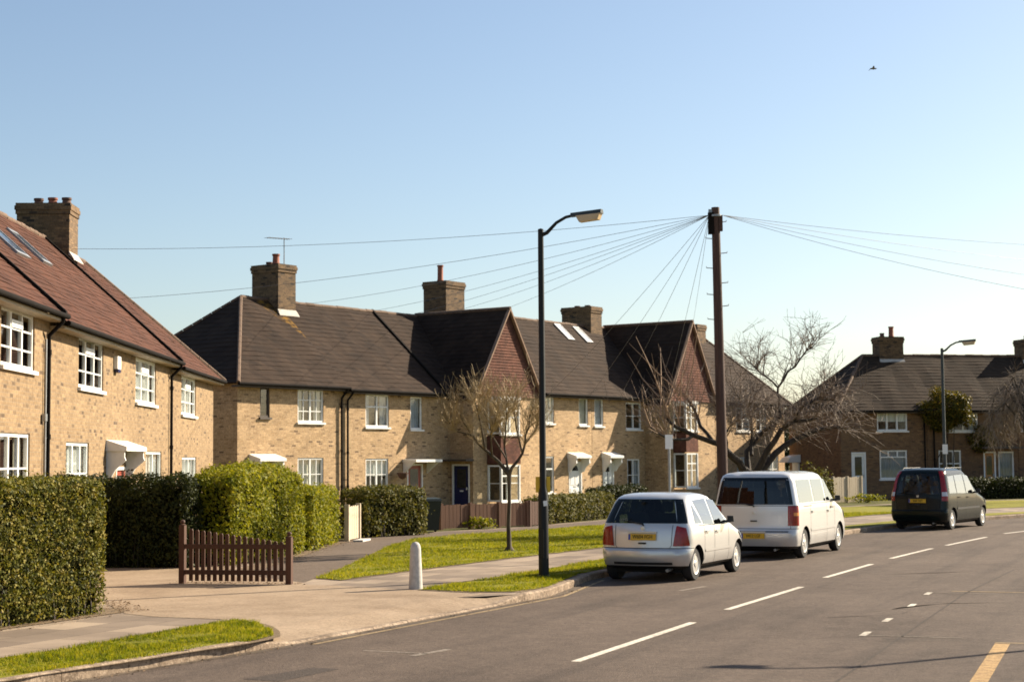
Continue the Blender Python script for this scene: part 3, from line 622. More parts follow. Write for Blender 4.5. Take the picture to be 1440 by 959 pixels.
def house(name, fr, s0, s1, off, ze, zr, label, group, depth=7.2, hipL=0, hipR=0, ops=(), doors=(), walls=(1,1), tile=None, brick=None, courses=18, sideops=(), front=True, cream=True, stepL=0, ridge_to=None):
    p = fr.at(s0, off); root = empty(name, (p.x,p.y,0), fr.rz, label, 'house', group); W = s1-s0; tile = tile or TILE_BR; brick = brick or BRICK
    loc = [(a-s0, b-s0, c, d) for a, b, c, d in [o[:4] for o in ops]+[d_[:4] for d_ in doors]]
    m = MB(); e = .012; zw = ze+.02
    if front: wall_grid(m, (e, W-e), loc, -.05, zw, 0)
    else: m.quad((e,0,-.05), (W-e,0,-.05), (W-e,0,zw), (e,0,zw))
    m.quad((e,depth,-.05), (e,depth,zw), (W-e,depth,zw), (W-e,depth,-.05))
    for x, on in ((e, 1), (W-e, 1)):
        m.quad((x,0,-.05), (x,depth,-.05), (x,depth,zw), (x,0,zw))
    if not hipL: m.poly([(e,0,zw), (e,depth/2,zr-.12), (e,depth,zw)])
    if not hipR: m.poly([(W-e,0,zw), (W-e,depth/2,zr-.12), (W-e,depth,zw)])
    m.build('wall', brick, root)
    h = depth/2; sl = (zr-ze)/h; oe = .34; z_e = ze-.02; xl = 0 if not hipL else -.3; xr = W if not hipR else W+.3
    zeave = ze-.05
    rl = 0 if not hipL else hipL; rr = W if not hipR else W-hipR
    r = MB()
    slope(r, (xl,-oe,zeave), (xr,-oe,zeave), (rr,h,zr), (rl,h,zr), courses)
    slope(r, (xr,depth+oe,zeave), (xl,depth+oe,zeave), (rl,h,zr), (rr,h,zr), courses)
    if hipL: slope(r, (xl,depth+oe,zeave), (xl,-oe,zeave), (rl,h,zr), (rl,h,zr), courses)
    if hipR: slope(r, (xr,-oe,zeave), (xr,depth+oe,zeave), (rr,h,zr), (rr,h,zr), courses)
    ro = r.build('roof', tile, root)
    rt = MB(); n = max(2, int((rr-rl)/.45))
    for k in range(n):
        a = rl+(rr-rl)*k/n; b = rl+(rr-rl)*(k+1)/n; jz = random.uniform(-.012, .012); rt.tube([(a+.008,h,zr-.015+jz), (b-.008,h,zr-.015+jz+random.uniform(-.008,.008))], .088, 8)
    for on, x, rx in ((hipL, xl, rl), (hipR, xr, rr)):
        if on:
            for ye_ in (-oe, depth+oe):
                A = Vector((x, ye_, zeave+.02)); B = Vector((rx, h, zr)); nn = int((B-A).length/.42)
                for k in range(nn): rt.tube([A.lerp(B, k/nn), A.lerp(B, (k+.96)/nn)], .075, 7)
    rt.build('ridge_tiles', RIDGE, ro, 50)
    if front: gutter(root, xl, xr, ze-.04, cream=cream)
    return root, ro
def verge(ro, x, ze, zr, h, oe=.34, mat=BLACKP, w=.07, hgt=.09):   # raised party verge up the front slope
    m = MB(); ze -= .05
    a = Vector((x-w,-oe-.02,ze)); b = Vector((x+w,-oe-.02,ze)); c = Vector((x+w,h,zr)); d = Vector((x-w,h,zr)); u = Vector((0,0,hgt))
    m.hexa([a, b, c, d, a+u, b+u, c+u, d+u]); m.build('party_verge', mat, ro)
GLASSD = plain('dark_skylight_glass', (.10,.115,.13), .12, .05, metal=.5)
def skylight(ro, x0, x1, y0, y1, ze, zr, h, oe=.34, glass=None):
    sl = (zr-ze+.05)/(h+oe); zz = lambda y: ze-.05+(y+oe)*sl
    m = MB(); u = .06
    fr_ = [(x0,y0), (x1,y0), (x1,y1), (x0,y1)]; nrm = Vector((0,-sl,1)).normalized()
    def pp(x, y, e): return Vector((x,y,zz(y)))+nrm*e
    for (a, b, c, d) in ((x0,x1,y0,y0+.08), (x0,x1,y1-.08,y1), (x0,x0+.07,y0+.08,y1-.08), (x1-.07,x1,y0+.08,y1-.08)):
        m.hexa([pp(a,c,-.02), pp(b,c,-.02), pp(b,d,-.02), pp(a,d,-.02), pp(a,c,u), pp(b,c,u), pp(b,d,u), pp(a,d,u)])
    s_ = m.build('skylight', STEEL, ro); g_ = MB(); g_.quad(pp(x0+.06,y0+.07,.045), pp(x1-.06,y0+.07,.045), pp(x1-.06,y1-.07,.045), pp(x0+.06,y1-.07,.045)); g_.build('skylight_glass', glass or SKYGL, s_)
SKYGL = plain('skylight_glass', (.75,.78,.80), .25, .03, metal=.6)  # near-white base stands in for the sky's reflection in the pane
GR = 'brick terraced houses along the road'
netf = (NET, ('full', 1)); cur2 = (CURT, ('pair', 1)); netsplit = (NET, ('pair', 1))

# --- left terrace (three stepped houses)
root, ro = house('terraced_house', FL, -36, -22.55, 0, 5.14, 8.62, 'brick house at the left edge of the photo with red-brown roof, end nearest the camera', GR, brick=BRICK_L, tile=TILE_RED, ops=[(-26.07,-23.71,3.93,5.0), (-26.05,-23.97,1.45,2.74), (-33,-30.6,3.95,5.0)], courses=24)
for a, b, c, d, l, rw, nt_ in ((-26.07,-23.71,3.93,5.0,3,3,None), (-26.05,-23.97,1.45,2.74,3,2,cur2), (-33,-30.6,3.95,5.0,3,3,netf)): window(root, a+36, b+36, c, d, 0, l, rw, 0 if l > 2 else 1, net=nt_, fan=(c > 3))
verge(ro, 36-22.55-.1, 5.14, 8.62, 3.6); downpipe(root, 36-22.85, 5.1)
m = MB(); m.tube([(13.0,-.05,4.6),(13.0,-.05,.5)], .02, 6); m.box(12.85,13.0,-.09,-.02,3.0,3.14); m.build('cable_conduit', STEEL, root)

root, ro = house('terraced_house', FL, -22.55, -8.35, 0, 5.02, 8.55, 'brick house with white consoled door hood, two skylights and an alarm box', GR, brick=BRICK_L, tile=TILE_RED, ops=[(-19.95,-17.43,3.8,4.9), (-13.56,-10.7,3.7,4.83), (-21.02,-18.87,1.3,2.62), (-12.1,-9.78,1.2,2.47)], doors=[(-15.9,-14.5,.12,2.08)], courses=24)
for a, b, c, d, l, rw, nt_ in ((-19.95,-17.43,3.8,4.9,3,3,None), (-13.56,-10.7,3.7,4.83,3,3,netf), (-21.02,-18.87,1.3,2.62,3,2,netf), (-12.1,-9.78,1.2,2.47,2,1,netf)): window(root, a+22.55, b+22.55, c, d, 0, l, rw, 0, net=nt_, fan=(c > 3))
door(root, 22.55-15.9, 22.55-14.5, .12, 2.08, REDDOOR); hood(root, 22.55-17.1, 22.55-14.6, 2.45, .48)
skylight(ro, 22.55-18.6, 22.55-17.4, 1.7, 2.5, 5.02, 8.55, 3.6, glass=GLASSD); skylight(ro, 22.55-15.4, 22.55-14.5, 1.9, 2.8, 5.02, 8.55, 3.6, glass=GLASSD)
m = MB(); m.box(22.55-16.3, 22.55-15.9, -.10, -.004, 4.38, 4.68); al = m.build('alarm_box', SIGNW, root); m = MB(); m.box(22.55-16.25, 22.55-15.95, -.104, -.02, 4.3, 4.376); m.build('alarm_strobe', BLUEDOOR, al)
verge(ro, 22.55-8.35-.1, 5.02, 8.55, 3.6); downpipe(root, 22.55-8.6, 5.0)

root, ro = house('terraced_house', FL, -8.35, 0, 0, 4.9, 8.47, 'end brick house of the left terrace with three-pot chimney and hipped roof', GR, brick=BRICK_L, tile=TILE_RED, hipR=3.3, ops=[(-6.5,-3.75,3.58,4.72), (-6.3,-3.6,1.1,2.33)], courses=24)
window(root, 1.85, 4.6, 3.58, 4.72, 0, 3, 3, 0, net=netf, fan=True); window(root, 2.05, 4.75, 1.1, 2.33, 0, 2, 2, 1, net=netf)
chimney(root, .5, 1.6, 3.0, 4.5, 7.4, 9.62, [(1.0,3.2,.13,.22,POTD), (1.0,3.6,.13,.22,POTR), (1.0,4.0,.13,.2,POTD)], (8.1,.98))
m = MB(); m.prism([(8.35,1.2,2.1), (8.35,1.2,2.9), (8.75,1.2,2.78), (8.95,1.2,2.3), (8.95,1.2,2.15)], (0,1.2,0)); m.box(8.352,8.42,1.3,2.3,.1,2.09); m.build('side_porch', WHITE, root)

# --- middle terrace
root, ro = house('terraced_house', FA, .2, 5.87, 0, 4.97, 8.48, 'brick house with hipped end, lichen-streaked roof and a television aerial on its chimney', GR, hipL=3.85, tile=TILE_LI, ops=[(1.35,1.85,3.75,4.82), (3.33,4.75,3.6,4.83), (3.33,4.75,1.08,2.3)], doors=[(1.35,2.25,.12,2.05)], courses=20, cream=False)
window(root, 1.15, 1.65, 3.75, 4.82, 0, 1, 1, 0, frame_mat=DARKSOF); window(root, 3.13, 4.55, 3.6, 4.83, 0, 2, 3, 1, net=netsplit); window(root, 3.13, 4.55, 1.08, 2.3, 0, 2, 2, 1, net=netf)
door(root, 1.15, 2.05, .12, 2.05, WHITE); hood(root, .6, 1.95, 2.18, .55)
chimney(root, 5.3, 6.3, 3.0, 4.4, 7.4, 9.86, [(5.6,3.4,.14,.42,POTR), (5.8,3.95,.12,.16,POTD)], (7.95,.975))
root_a1 = root; downpipe(root, 5.5, 4.95)
root, ro = house('terraced_house', FA, 5.87, 12.4, 0, 4.9, 8.45, 'brick house with red front door under a flat canopy, left of the blue door', GR, ops=[(7.18,8.6,3.47,4.73), (9.95,10.7,3.4,4.7), (7.18,8.55,1.02,2.25)], doors=[(9.72,10.72,.12,2.03)], courses=20, cream=False)
window(root, 1.31, 2.73, 3.47, 4.73, 0, 2, 1, 0, top=.62, net=netsplit); window(root, 4.08, 4.83, 3.4, 4.7, 0, 1, 1, 0, net=netf); window(root, 1.31, 2.68, 1.02, 2.25, 0, 2, 2, 1, net=netf)
door(root, 3.85, 4.85, .12, 2.03, REDDOOR); hood(root, 3.55, 5.25, 2.1, .7, WHITE, .02, False)
for xx in (3.6, 5.1): m = MB(); m.prism([(xx,-.004,2.1), (xx,-.004,1.65), (xx,-.6,2.1)], (.07,0,0)); m.build('hood_bracket', WHITE, root)
verge(ro, 6.05, 4.9, 8.45, 3.6, w=.05, hgt=.1); downpipe(root, .18, 4.88)

def gable_house(s0, s1, off, ze, zr, apex, hw, za, bay, label, chim, ch_flash, pots, extra=None):
    root, ro = house('gabled_house', FA, s0, s1, off, ze, zr, label, GR, front=False, courses=20)
    W = s1-s0; ap = apex-s0; p = -1.2      # wing front plane (local y)
    a, b = ap-hw, ap+hw
    m = MB(); bx0, bx1 = bay[0]-s0, bay[1]-s0
    x0, x1 = max(.02, a+.02), W-.02
    wall_grid(m, (x0, x1), [(bx0+.02, bx1-.02, bay[2]+.05, bay[5]-.05)], -.05, ze+.0, p, .05)
    m.build('wing_wall', BRICK, root)
    m = MB()
    ops = []
    conv = lambda x, y, z: (x0+y, -x, z)      # left side wall of the wing: local x runs from the wall's root outwards
    if extra == 'door': ops = [(.12, 1.02, .12, 2.0)]
    wall_grid(m, (.0, 1.2), ops, -.05, ze, 0, .08, conv=conv); m.build('wing_side_wall', BRICK, root); m = MB(); m.quad((x1,0,-.05), (x1,p,-.05), (x1,p,ze), (x1,0,ze))
    m.build('wing_side_wall', BRICK, root)
    if extra == 'door':
        door(root, .12, 1.02, .12, 2.0, BLUEDOOR, 0, 'upper', conv=conv)
        cm = MB(); cm.box(x0-.55, x0-.004, -1.24, .0-.05, 2.12, 2.2); cm.build('door_canopy', DARKSOF, root)
    # tile-hung gable
    g_ = MB(); n = 30
    for i in range(n):
        t0, t1 = i/n, (i+1)/n; z0 = ze-.12+(za-ze+.02)*t0; z1 = ze-.12+(za-ze+.02)*t1; h0 = hw*(1-t0); h1 = hw*(1-t1)
        g_.quad((ap-h0,p-.075,z0), (ap+h0,p-.075,z0), (ap+h1,p-.05,z1), (ap-h1,p-.05,z1)); g_.quad((ap-h0,p-.05,z0), (ap+h0,p-.05,z0), (ap+h0,p-.075,z0), (ap-h0,p-.075,z0))
    g_.build('tile_hung_gable', TILE_HUNG, root)
    r = MB(); yf, yb = p-.2, 3.7; k = (za-(ze-.12))/hw; ov = .12
    slope(r, (a-ov,yb,ze-.12-ov*k), (a-ov,yf,ze-.12-ov*k), (ap,yf,za), (ap,yb,za), 22); slope(r, (b+ov,yf,ze-.12-ov*k), (b+ov,yb,ze-.12-ov*k), (ap,yb,za), (ap,yf,za), 22)
    gr_ = r.build('gable_roof', TILE_BR, root)
    for sx, e in ((a-ov, -1), (b+ov, 1)):
        v = MB()
        v.hexa([(sx,yf-.02,ze-.17-ov*k), (ap,yf-.02,za-.08), (ap,p-.08,za-.08), (sx,p-.08,ze-.17-ov*k), (sx,yf-.02,ze-.06-ov*k), (ap,yf-.02,za+.04), (ap,p-.08,za+.04), (sx,p-.08,ze-.06-ov*k)])
        v.build('gable_verge', VERGEM, gr_)
    rt = MB()
    for q in range(10): y0 = yf+(yb-yf)*q/10; rt.tube([(ap,y0,za), (ap,y0+(yb-yf)/10*.97,za)], .085, 8)
    rt.build('ridge_tiles', RIDGE, gr_, 50)
    # two-storey square bay
    yb_ = p-.68; z0, z1, z2, z3 = bay[2:6]
    c = MB(); c.box(bx0, bx1, yb_, p-.002, .0, z0-.07); by = c.build('bay', BRICK, root)
    c = MB(); c.box(bx0-.03, bx1+.03, yb_-.03, p-.003, z1+.05, z2-.08); c.build('tile_hung_panel', TILE_HUNG, by)
    c = MB(); c.box(bx0-.04, bx1+.04, yb_-.05, p-.003, z3+.003, z3+.16); c.build('bay_cornice', WHITE, by)
    cs = lambda x, y, z: (bx0+y, -x, z)
    for (za_, zb_) in ((z0, z1), (z2, z3)):
        window(by, bx0, bx1, za_, zb_, yb_-.03, 2, 2, 0, top=.7); window(by, -p, -yb_+.03, za_, zb_, -.03, 1, 2, 0, conv=cs, sill=False); window(by, -p, -yb_+.03, za_, zb_, -.03, 1, 2, 0, conv=lambda x, y, z: (bx1-y, -x, z), sill=False)
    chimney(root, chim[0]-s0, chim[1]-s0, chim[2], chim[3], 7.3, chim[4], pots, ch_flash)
    gutter_z = ze
    return root
W1 = gable_house(12.4, 17.35, 0, 4.9, 8.45, 14.95, 2.45, 8.5, (13.5,14.85,.45,1.95,3.22,4.6), 'steep red tile-hung gabled house behind the young tree, navy door in its side', (15.75,17.1,2.6,3.85,10.02), None, [(3.6,3.1,.13,.72,POTR)], 'door')
root, ro = house('terraced_house', FA, 17.35, 21.55, 1.2, 5.03, 8.66, 'brick house with plain white fan-lit door, between the lamp post and two small skylights', GR, ops=[(17.8,18.5,3.72,4.9), (20.5,21.25,3.67,4.9), (17.62,18.45,.72,2.3)], doors=[(19.62,20.68,.15,2.05)], courses=20, cream=False)
window(root, .45, 1.15, 3.72, 4.9, 0, 1, 2, 1, net=netf); window(root, 3.15, 3.9, 3.67, 4.9, 0, 1, 1, 0, net=netf); window(root, .27, 1.1, .72, 2.3, 0, 1, 1, 0, top=.65)
door(root, 2.27, 3.33, .15, 2.05, WHITE, glaze='fan'); hood(root, 2.15, 3.4, 2.2, .5)
root, ro = house('terraced_house', FA, 21.55, 26.25, 1.2, 5.03, 8.66, 'brick house with two small skylights and a white door with long glass panel', GR, ops=[(21.8,22.55,3.65,4.9), (24.54,25.94,3.53,4.78), (24.6,25.75,.65,2.15)], doors=[(22.4+.05,23.4,.15,2.05)], courses=20, cream=False)
window(root, .25, 1.0, 3.65, 4.9, 0, 1, 1, 0, net=netf); window(root, 2.99, 4.39, 3.53, 4.78, 0, 2, 2, 0); window(root, 3.05, 4.2, .65, 2.15, 0, 2, 2, 0, net=netsplit)
door(root, .9, 1.85, .15, 2.05, WHITE, glaze='long'); hood(root, .8, 1.95, 2.2, .5)
skylight(ro, 2.2, 2.75, 2.65, 3.5, 5.03, 8.66, 3.6); skylight(ro, 3.75, 4.3, 2.6, 3.45, 5.03, 8.66, 3.6)
W2 = gable_house(26.25, 31.05, 1.2, 5.0, 8.66, 28.6, 2.35, 8.74, (26.85,27.95,.78,2.4,3.45,4.7), 'red tile-hung gabled house half hidden by bare branches, left of the telegraph pole', (26.65,27.65,3.2,4.9,9.62), (8.1,.97), [(.9,3.7,.13,.1,POTD), (.9,4.3,.13,.1,POTD)])
root, ro = house('terraced_house', FA, 31.05, 38.75, 2.4, 4.97, 8.6, 'hip-roofed end house of the middle terrace, behind the telegraph pole and big tree', GR, hipR=2.3, ops=[(33.27,34.81,3.5,4.7), (35.5,36.7,3.5,4.7), (36.75,38.0,.8,2.3), (33.3,34.8,.8,2.2)], courses=20, cream=False)
for a, b, c, d in ((33.27,34.81,3.5,4.7), (35.5,36.7,3.5,4.7), (36.75,38.0,.8,2.3), (33.3,34.8,.8,2.2)): window(root, a-31.05, b-31.05, c, d, 0, 2, 2, 0, net=netf if c < 1 else netsplit)
chimney(root, 4.15, 5.1, 3.2, 4.5, 7.3, 9.2, [], (8.05,.97))

# --- right terrace (facade in shade, facing the camera)
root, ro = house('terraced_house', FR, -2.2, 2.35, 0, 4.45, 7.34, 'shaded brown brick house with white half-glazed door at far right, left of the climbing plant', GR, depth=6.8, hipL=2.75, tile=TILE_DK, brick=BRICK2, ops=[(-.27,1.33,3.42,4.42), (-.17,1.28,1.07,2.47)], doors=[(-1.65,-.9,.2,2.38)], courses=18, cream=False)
window(root, 1.93, 3.53, 3.42, 4.42, 0, 3, 1, 0, net=netf); window(root, 2.03, 3.48, 1.07, 2.47, 0, 1, 1, 0, top=.76, net=(CURTB, ('full', 1)))
for x in (2.5, 2.98): m = MB(); m.box(x-.03, x+.03, .028, .1, 2.13, 2.41); m.build('window_mullion', WHITE, root)
door(root, .55, 1.3, .2, 2.38, WHITE)
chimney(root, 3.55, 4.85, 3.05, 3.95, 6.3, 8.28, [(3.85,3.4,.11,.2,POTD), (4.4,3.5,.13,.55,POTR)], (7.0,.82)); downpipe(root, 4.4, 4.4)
m = MB(); m.prism([(-.004,5.2,1.9), (-.004,5.2,2.3), (-.55,5.2,2.15), (-.75,5.2,1.9)], (0,1.2,0)); m.box(-.06,-.004,5.35,6.25,.1,1.88); m.build('side_porch', WHITE, root)
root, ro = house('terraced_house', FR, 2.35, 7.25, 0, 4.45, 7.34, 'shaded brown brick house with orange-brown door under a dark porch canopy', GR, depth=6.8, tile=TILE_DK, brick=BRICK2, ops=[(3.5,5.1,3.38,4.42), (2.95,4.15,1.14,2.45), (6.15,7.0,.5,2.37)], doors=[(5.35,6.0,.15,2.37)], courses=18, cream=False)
window(root, 1.15, 2.75, 3.38, 4.42, 0, 2, 1, 0, net=netsplit); window(root, .6, 1.8, 1.14, 2.45, 0, 3, 2, 0, top=.5); window(root, 3.8, 4.65, .5, 2.37, 0, 1, 1, 0, net=(CURTB, ('full', 1)))
door(root, 3.0, 3.65, .15, 2.37, ORDOOR); m = MB(); m.box(2.7, 4.8, -.7, -.004, 2.5, 2.62); m.build('porch_canopy', DARKSOF, root); downpipe(root, .35, 4.4)
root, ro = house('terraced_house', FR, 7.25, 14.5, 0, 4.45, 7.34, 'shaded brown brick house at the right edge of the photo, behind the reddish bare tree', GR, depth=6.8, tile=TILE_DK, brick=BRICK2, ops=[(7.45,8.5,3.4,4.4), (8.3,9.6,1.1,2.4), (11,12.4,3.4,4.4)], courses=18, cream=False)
for a, b, c, d in ((7.45,8.5,3.4,4.4), (8.3,9.6,1.1,2.4), (11,12.4,3.4,4.4)): window(root, a-7.25, b-7.25, c, d, 0, 2, 1, 0, net=netf)
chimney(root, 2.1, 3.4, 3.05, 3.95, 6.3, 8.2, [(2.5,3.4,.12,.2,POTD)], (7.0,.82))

# --- television aerial on the chimney
p = FA.at(.2+5.9, -3.25); t = empty('tv_aerial', (p.x,p.y,9.6), FA.rz, 'thin metal television aerial on the chimney of the hipped middle house', 'aerial')
m = MB(); m.tube([(0,0,0), (0,0,1.35)], .02, 6); m.build('mast', STEEL, t)
m = MB(); m.tube([(-.85,.1,1.27), (.25,-.05,1.31)], .015, 5)
for k in range(9): c = Vector((-.85,.1,1.27)).lerp(Vector((.25,-.05,1.31)), k/8); m.tube([c-Vector((0,.16,0)), c+Vector((0,.16,0))], .008, 4)
m.build('antenna', STEEL, t)
# hanging basket beside the red door
p = FA.at(9.0, .35); t = empty('hanging_basket', (p.x,p.y,1.45), FA.rz, 'dark hanging basket on a bracket beside the red front door', 'basket')
m = MB(); m.tube([(0,.34,.62), (0,0,.62)], .012, 5); m.tube([(0,0,.62), (0,0,.3)], .006, 4); m.build('bracket', BLACKP, t)
m = MB(); m.lathe([(.03,-.02), (.15,.05), (.22,.2), (.23,.24), (.0,.26)], 12); m.build('pot', POTD, t, 60)

# ------------------------------------------------------------------ hedges
def leaf_cloud(P_, Nn, size, aspect=.62, spread=.72):
    n = len(P_); d = Nn+RNG.normal(0, spread, (n, 3)); d /= np.linalg.norm(d, axis=1)[:, None]
    r = RNG.normal(0, 1, (n, 3)); u = np.cross(d, r); u /= np.linalg.norm(u, axis=1)[:, None]; w = np.cross(d, u)
    s = size*RNG.uniform(.45, 1.45, n)[:, None]
    V = np.stack([P_-u*s*.5, P_+w*s*aspect*.42-d*s*.08, P_+u*s*.5, P_-w*s*aspect*.42-d*s*.08], 1)
    return V.reshape(-1, 3), np.arange(n*4).reshape(n, 4)
def hedge(name, base, th, length, thick, z1, leaf, mat, label, dens=1., z0=.1, rnd=.22, dome=0, bumpy=.05, group=None, endr=None):
    """clipped hedge: base=(x,y) front near corner, runs along heading th, thickness to the left"""
    t = np.array([math.sin(R(th)), math.cos(R(th)), 0]); lft = np.array([-t[1], t[0], 0]); up = np.array([0,0,1.])
    H = z1-z0; b = np.array([base[0], base[1], z0]); area = 2*H*(length+thick)+length*thick
    n = int(area/(leaf*leaf*.62*.5)*2.1*dens)
    # sample faces
    ar = np.array([H*length, H*length, H*thick, H*thick, length*thick]); f = RNG.choice(5, n, p=ar/ar.sum())
    a = RNG.uniform(0, 1, n); c = RNG.uniform(0, 1, n)
    q = np.zeros((n, 3)); nn = np.zeros((n, 3))
    for k in range(5):
        s = f == k
        if k == 0: q[s] = np.c_[a[s]*length, np.zeros(s.sum()), c[s]*H]; nn[s] = (0,-1,0)
        if k == 1: q[s] = np.c_[a[s]*length, np.full(s.sum(), thick), c[s]*H]; nn[s] = (0,1,0)
        if k == 2: q[s] = np.c_[np.zeros(s.sum()), a[s]*thick, c[s]*H]; nn[s] = (-1,0,0)
        if k == 3: q[s] = np.c_[np.full(s.sum(), length), a[s]*thick, c[s]*H]; nn[s] = (1,0,0)
        if k == 4: q[s] = np.c_[a[s]*length, c[s]*thick, np.full(s.sum(), H)]; nn[s] = (0,0,1)
    # round the edges: pull towards an inset box by radius
    rr = np.array([min(rnd, length*.45), min(rnd, thick*.45), rnd]); lo = np.array([rr[0], rr[1], -9]); hi = np.array([length-rr[0], thick-rr[1], H-rnd])
    cl_ = np.clip(q, lo, hi); d = q-cl_; L_ = np.linalg.norm(d/rr, axis=1); k = L_ > 1e-6
    q[k] = cl_[k]+d[k]/np.maximum(L_[k], 1e-6)[:, None]; nn[k] = d[k]/np.linalg.norm(d[k], axis=1)[:, None]
    bump_ = bumpy*(np.sin(q[:, 0]*3.1+q[:, 2]*2.3+1)+np.sin(q[:, 0]*7.3-q[:, 2]*5.1+q[:, 1]*4)+.7*np.sin(q[:, 2]*9+q[:, 0]*11))/2
    q = q+nn*(bump_-RNG.uniform(0, 1, n)**1.6*leaf*3.6+RNG.normal(0, leaf*.35, n))[:, None]
    tl = RNG.uniform(0, 1, n) < .012; q[tl] += nn[tl]*leaf*1.8
    if dome: q[:, 2] += dome*np.sin(np.pi*np.clip(q[:, 0]/length, 0, 1))*np.clip(q[:, 2]/H, 0, 1)
    q[:, 2] = np.maximum(q[:, 2], .02)
    hole = np.sin(q[:, 0]*4.3+q[:, 2]*6.1+base[0]*3)+np.sin(q[:, 0]*9.1-q[:, 2]*7.7+q[:, 1]*6)+np.sin(q[:, 2]*13+q[:, 0]*3.3)
    keep = (RNG.uniform(0, 1, n) > np.where(hole > 1.5, .6, .03)) & (RNG.uniform(0, 1, n) < np.clip(.25+q[:, 2]/.35, 0, 1)); q = q[keep]; nn = nn[keep]
    W = b+q[:, 0:1]*t+q[:, 1:2]*lft+q[:, 2:3]*up; Nw = nn[:, 0:1]*t+nn[:, 1:2]*lft+nn[:, 2:3]*up
    V, Fq = leaf_cloud(W, Nw, leaf)
    # core
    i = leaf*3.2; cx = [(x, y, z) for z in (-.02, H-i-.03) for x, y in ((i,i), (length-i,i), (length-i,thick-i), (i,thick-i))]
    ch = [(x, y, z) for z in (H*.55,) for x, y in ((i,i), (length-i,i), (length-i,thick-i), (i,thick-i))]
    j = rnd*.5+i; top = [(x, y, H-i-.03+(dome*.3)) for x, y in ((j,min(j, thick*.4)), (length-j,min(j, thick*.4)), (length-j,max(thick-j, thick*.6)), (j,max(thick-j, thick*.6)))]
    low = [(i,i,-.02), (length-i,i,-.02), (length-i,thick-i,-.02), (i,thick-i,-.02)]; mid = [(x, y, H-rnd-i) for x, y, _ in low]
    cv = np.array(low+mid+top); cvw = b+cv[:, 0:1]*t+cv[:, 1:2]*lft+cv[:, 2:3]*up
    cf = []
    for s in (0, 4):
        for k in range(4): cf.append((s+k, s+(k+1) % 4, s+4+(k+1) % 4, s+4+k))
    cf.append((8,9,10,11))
    tv = []; tf = []      # woody stems at the foot and twigs breaking the face
    for k in range(int(length*14)):
        x = random.uniform(.1, length-.1); y = random.choice((random.uniform(.06, .2), thick-random.uniform(.06, .2))); hgt = random.uniform(.25, .7); o_ = len(tv)
        for zz, w_ in ((0, .014), (hgt, .008)):
            for dx, dy in ((-w_, 0), (w_, 0), (0, w_*1.5)): tv.append((x+dx+(zz*.15*math.sin(k)), y+dy, zz))
        for e in range(3): tf.append((o_+e, o_+(e+1) % 3, o_+3+(e+1) % 3, o_+3+e))
    tv = np.array(tv); tvw = b+tv[:, 0:1]*t+tv[:, 1:2]*lft+tv[:, 2:3]*up
    V2_ = np.r_[V, cvw, tvw]; F2 = np.r_[Fq, np.array(cf)+len(V), np.array(tf)+len(V)+len(cvw)]; mi = np.r_[np.zeros(len(Fq)), np.ones(len(cf)), np.full(len(tf), 2)]
    o = arrmesh(name, V2_, F2, [mat, CORE, BARK], mi); return tag(o, label, 'hedge', group)
HG = 'clipped front garden hedges'
hedge('hedge', (-9.3,14.45), 22.0, 9.75, 1.15, 1.98, .046, LEAF_N, 'big square-clipped hedge in the left foreground beside the pavement', 1.0, bumpy=.022, rnd=.18, group=HG)
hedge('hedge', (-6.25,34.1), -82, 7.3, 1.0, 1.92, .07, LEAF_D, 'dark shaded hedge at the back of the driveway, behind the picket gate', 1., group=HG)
hedge('hedge', (-5.55,33.7), 11.5, 4.5, 1.15, 1.93, .07, LEAF_Y, 'tall bright hedge with domed top rising behind the picket gate', 1.05, dome=.2, bumpy=.06, group=HG, rnd=.3)
hedge('hedge', (-4.60,39.0), 1.5, 4.2, .9, 1.52, .075, LEAF_Y, 'bright hedge beside the path, left of the cream garden gate', 1.1, bumpy=.07, group=HG)
hedge('hedge', (-4.0,45.2), 42, 2.5, 1.2, 1.45, .08, LEAF_O, 'olive hedge right of the cream garden gate, left of the wheelie bin', 1.1, bumpy=.06, group=HG)
hedge('hedge', (1.05,53.2), 24, 6.4, .9, .98, .08, LEAF_O, 'low olive hedge along the path, right of the lamp post', 1.1, bumpy=.06, group=HG)
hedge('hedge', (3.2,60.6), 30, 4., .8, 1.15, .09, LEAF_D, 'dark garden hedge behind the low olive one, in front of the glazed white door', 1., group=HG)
hedge('hedge', (12.9,73.2), 40, 2.4, .9, 1.25, .1, LEAF_O, 'small olive hedge joined to the pale wooden panel fence', 1.05, group=HG)
hedge('hedge', (20.8,78.8), 66, 9.5, .9, 1.1, .1, LEAF_D, 'dark low hedge at far right, behind the green people carrier', 1.05, group=HG)

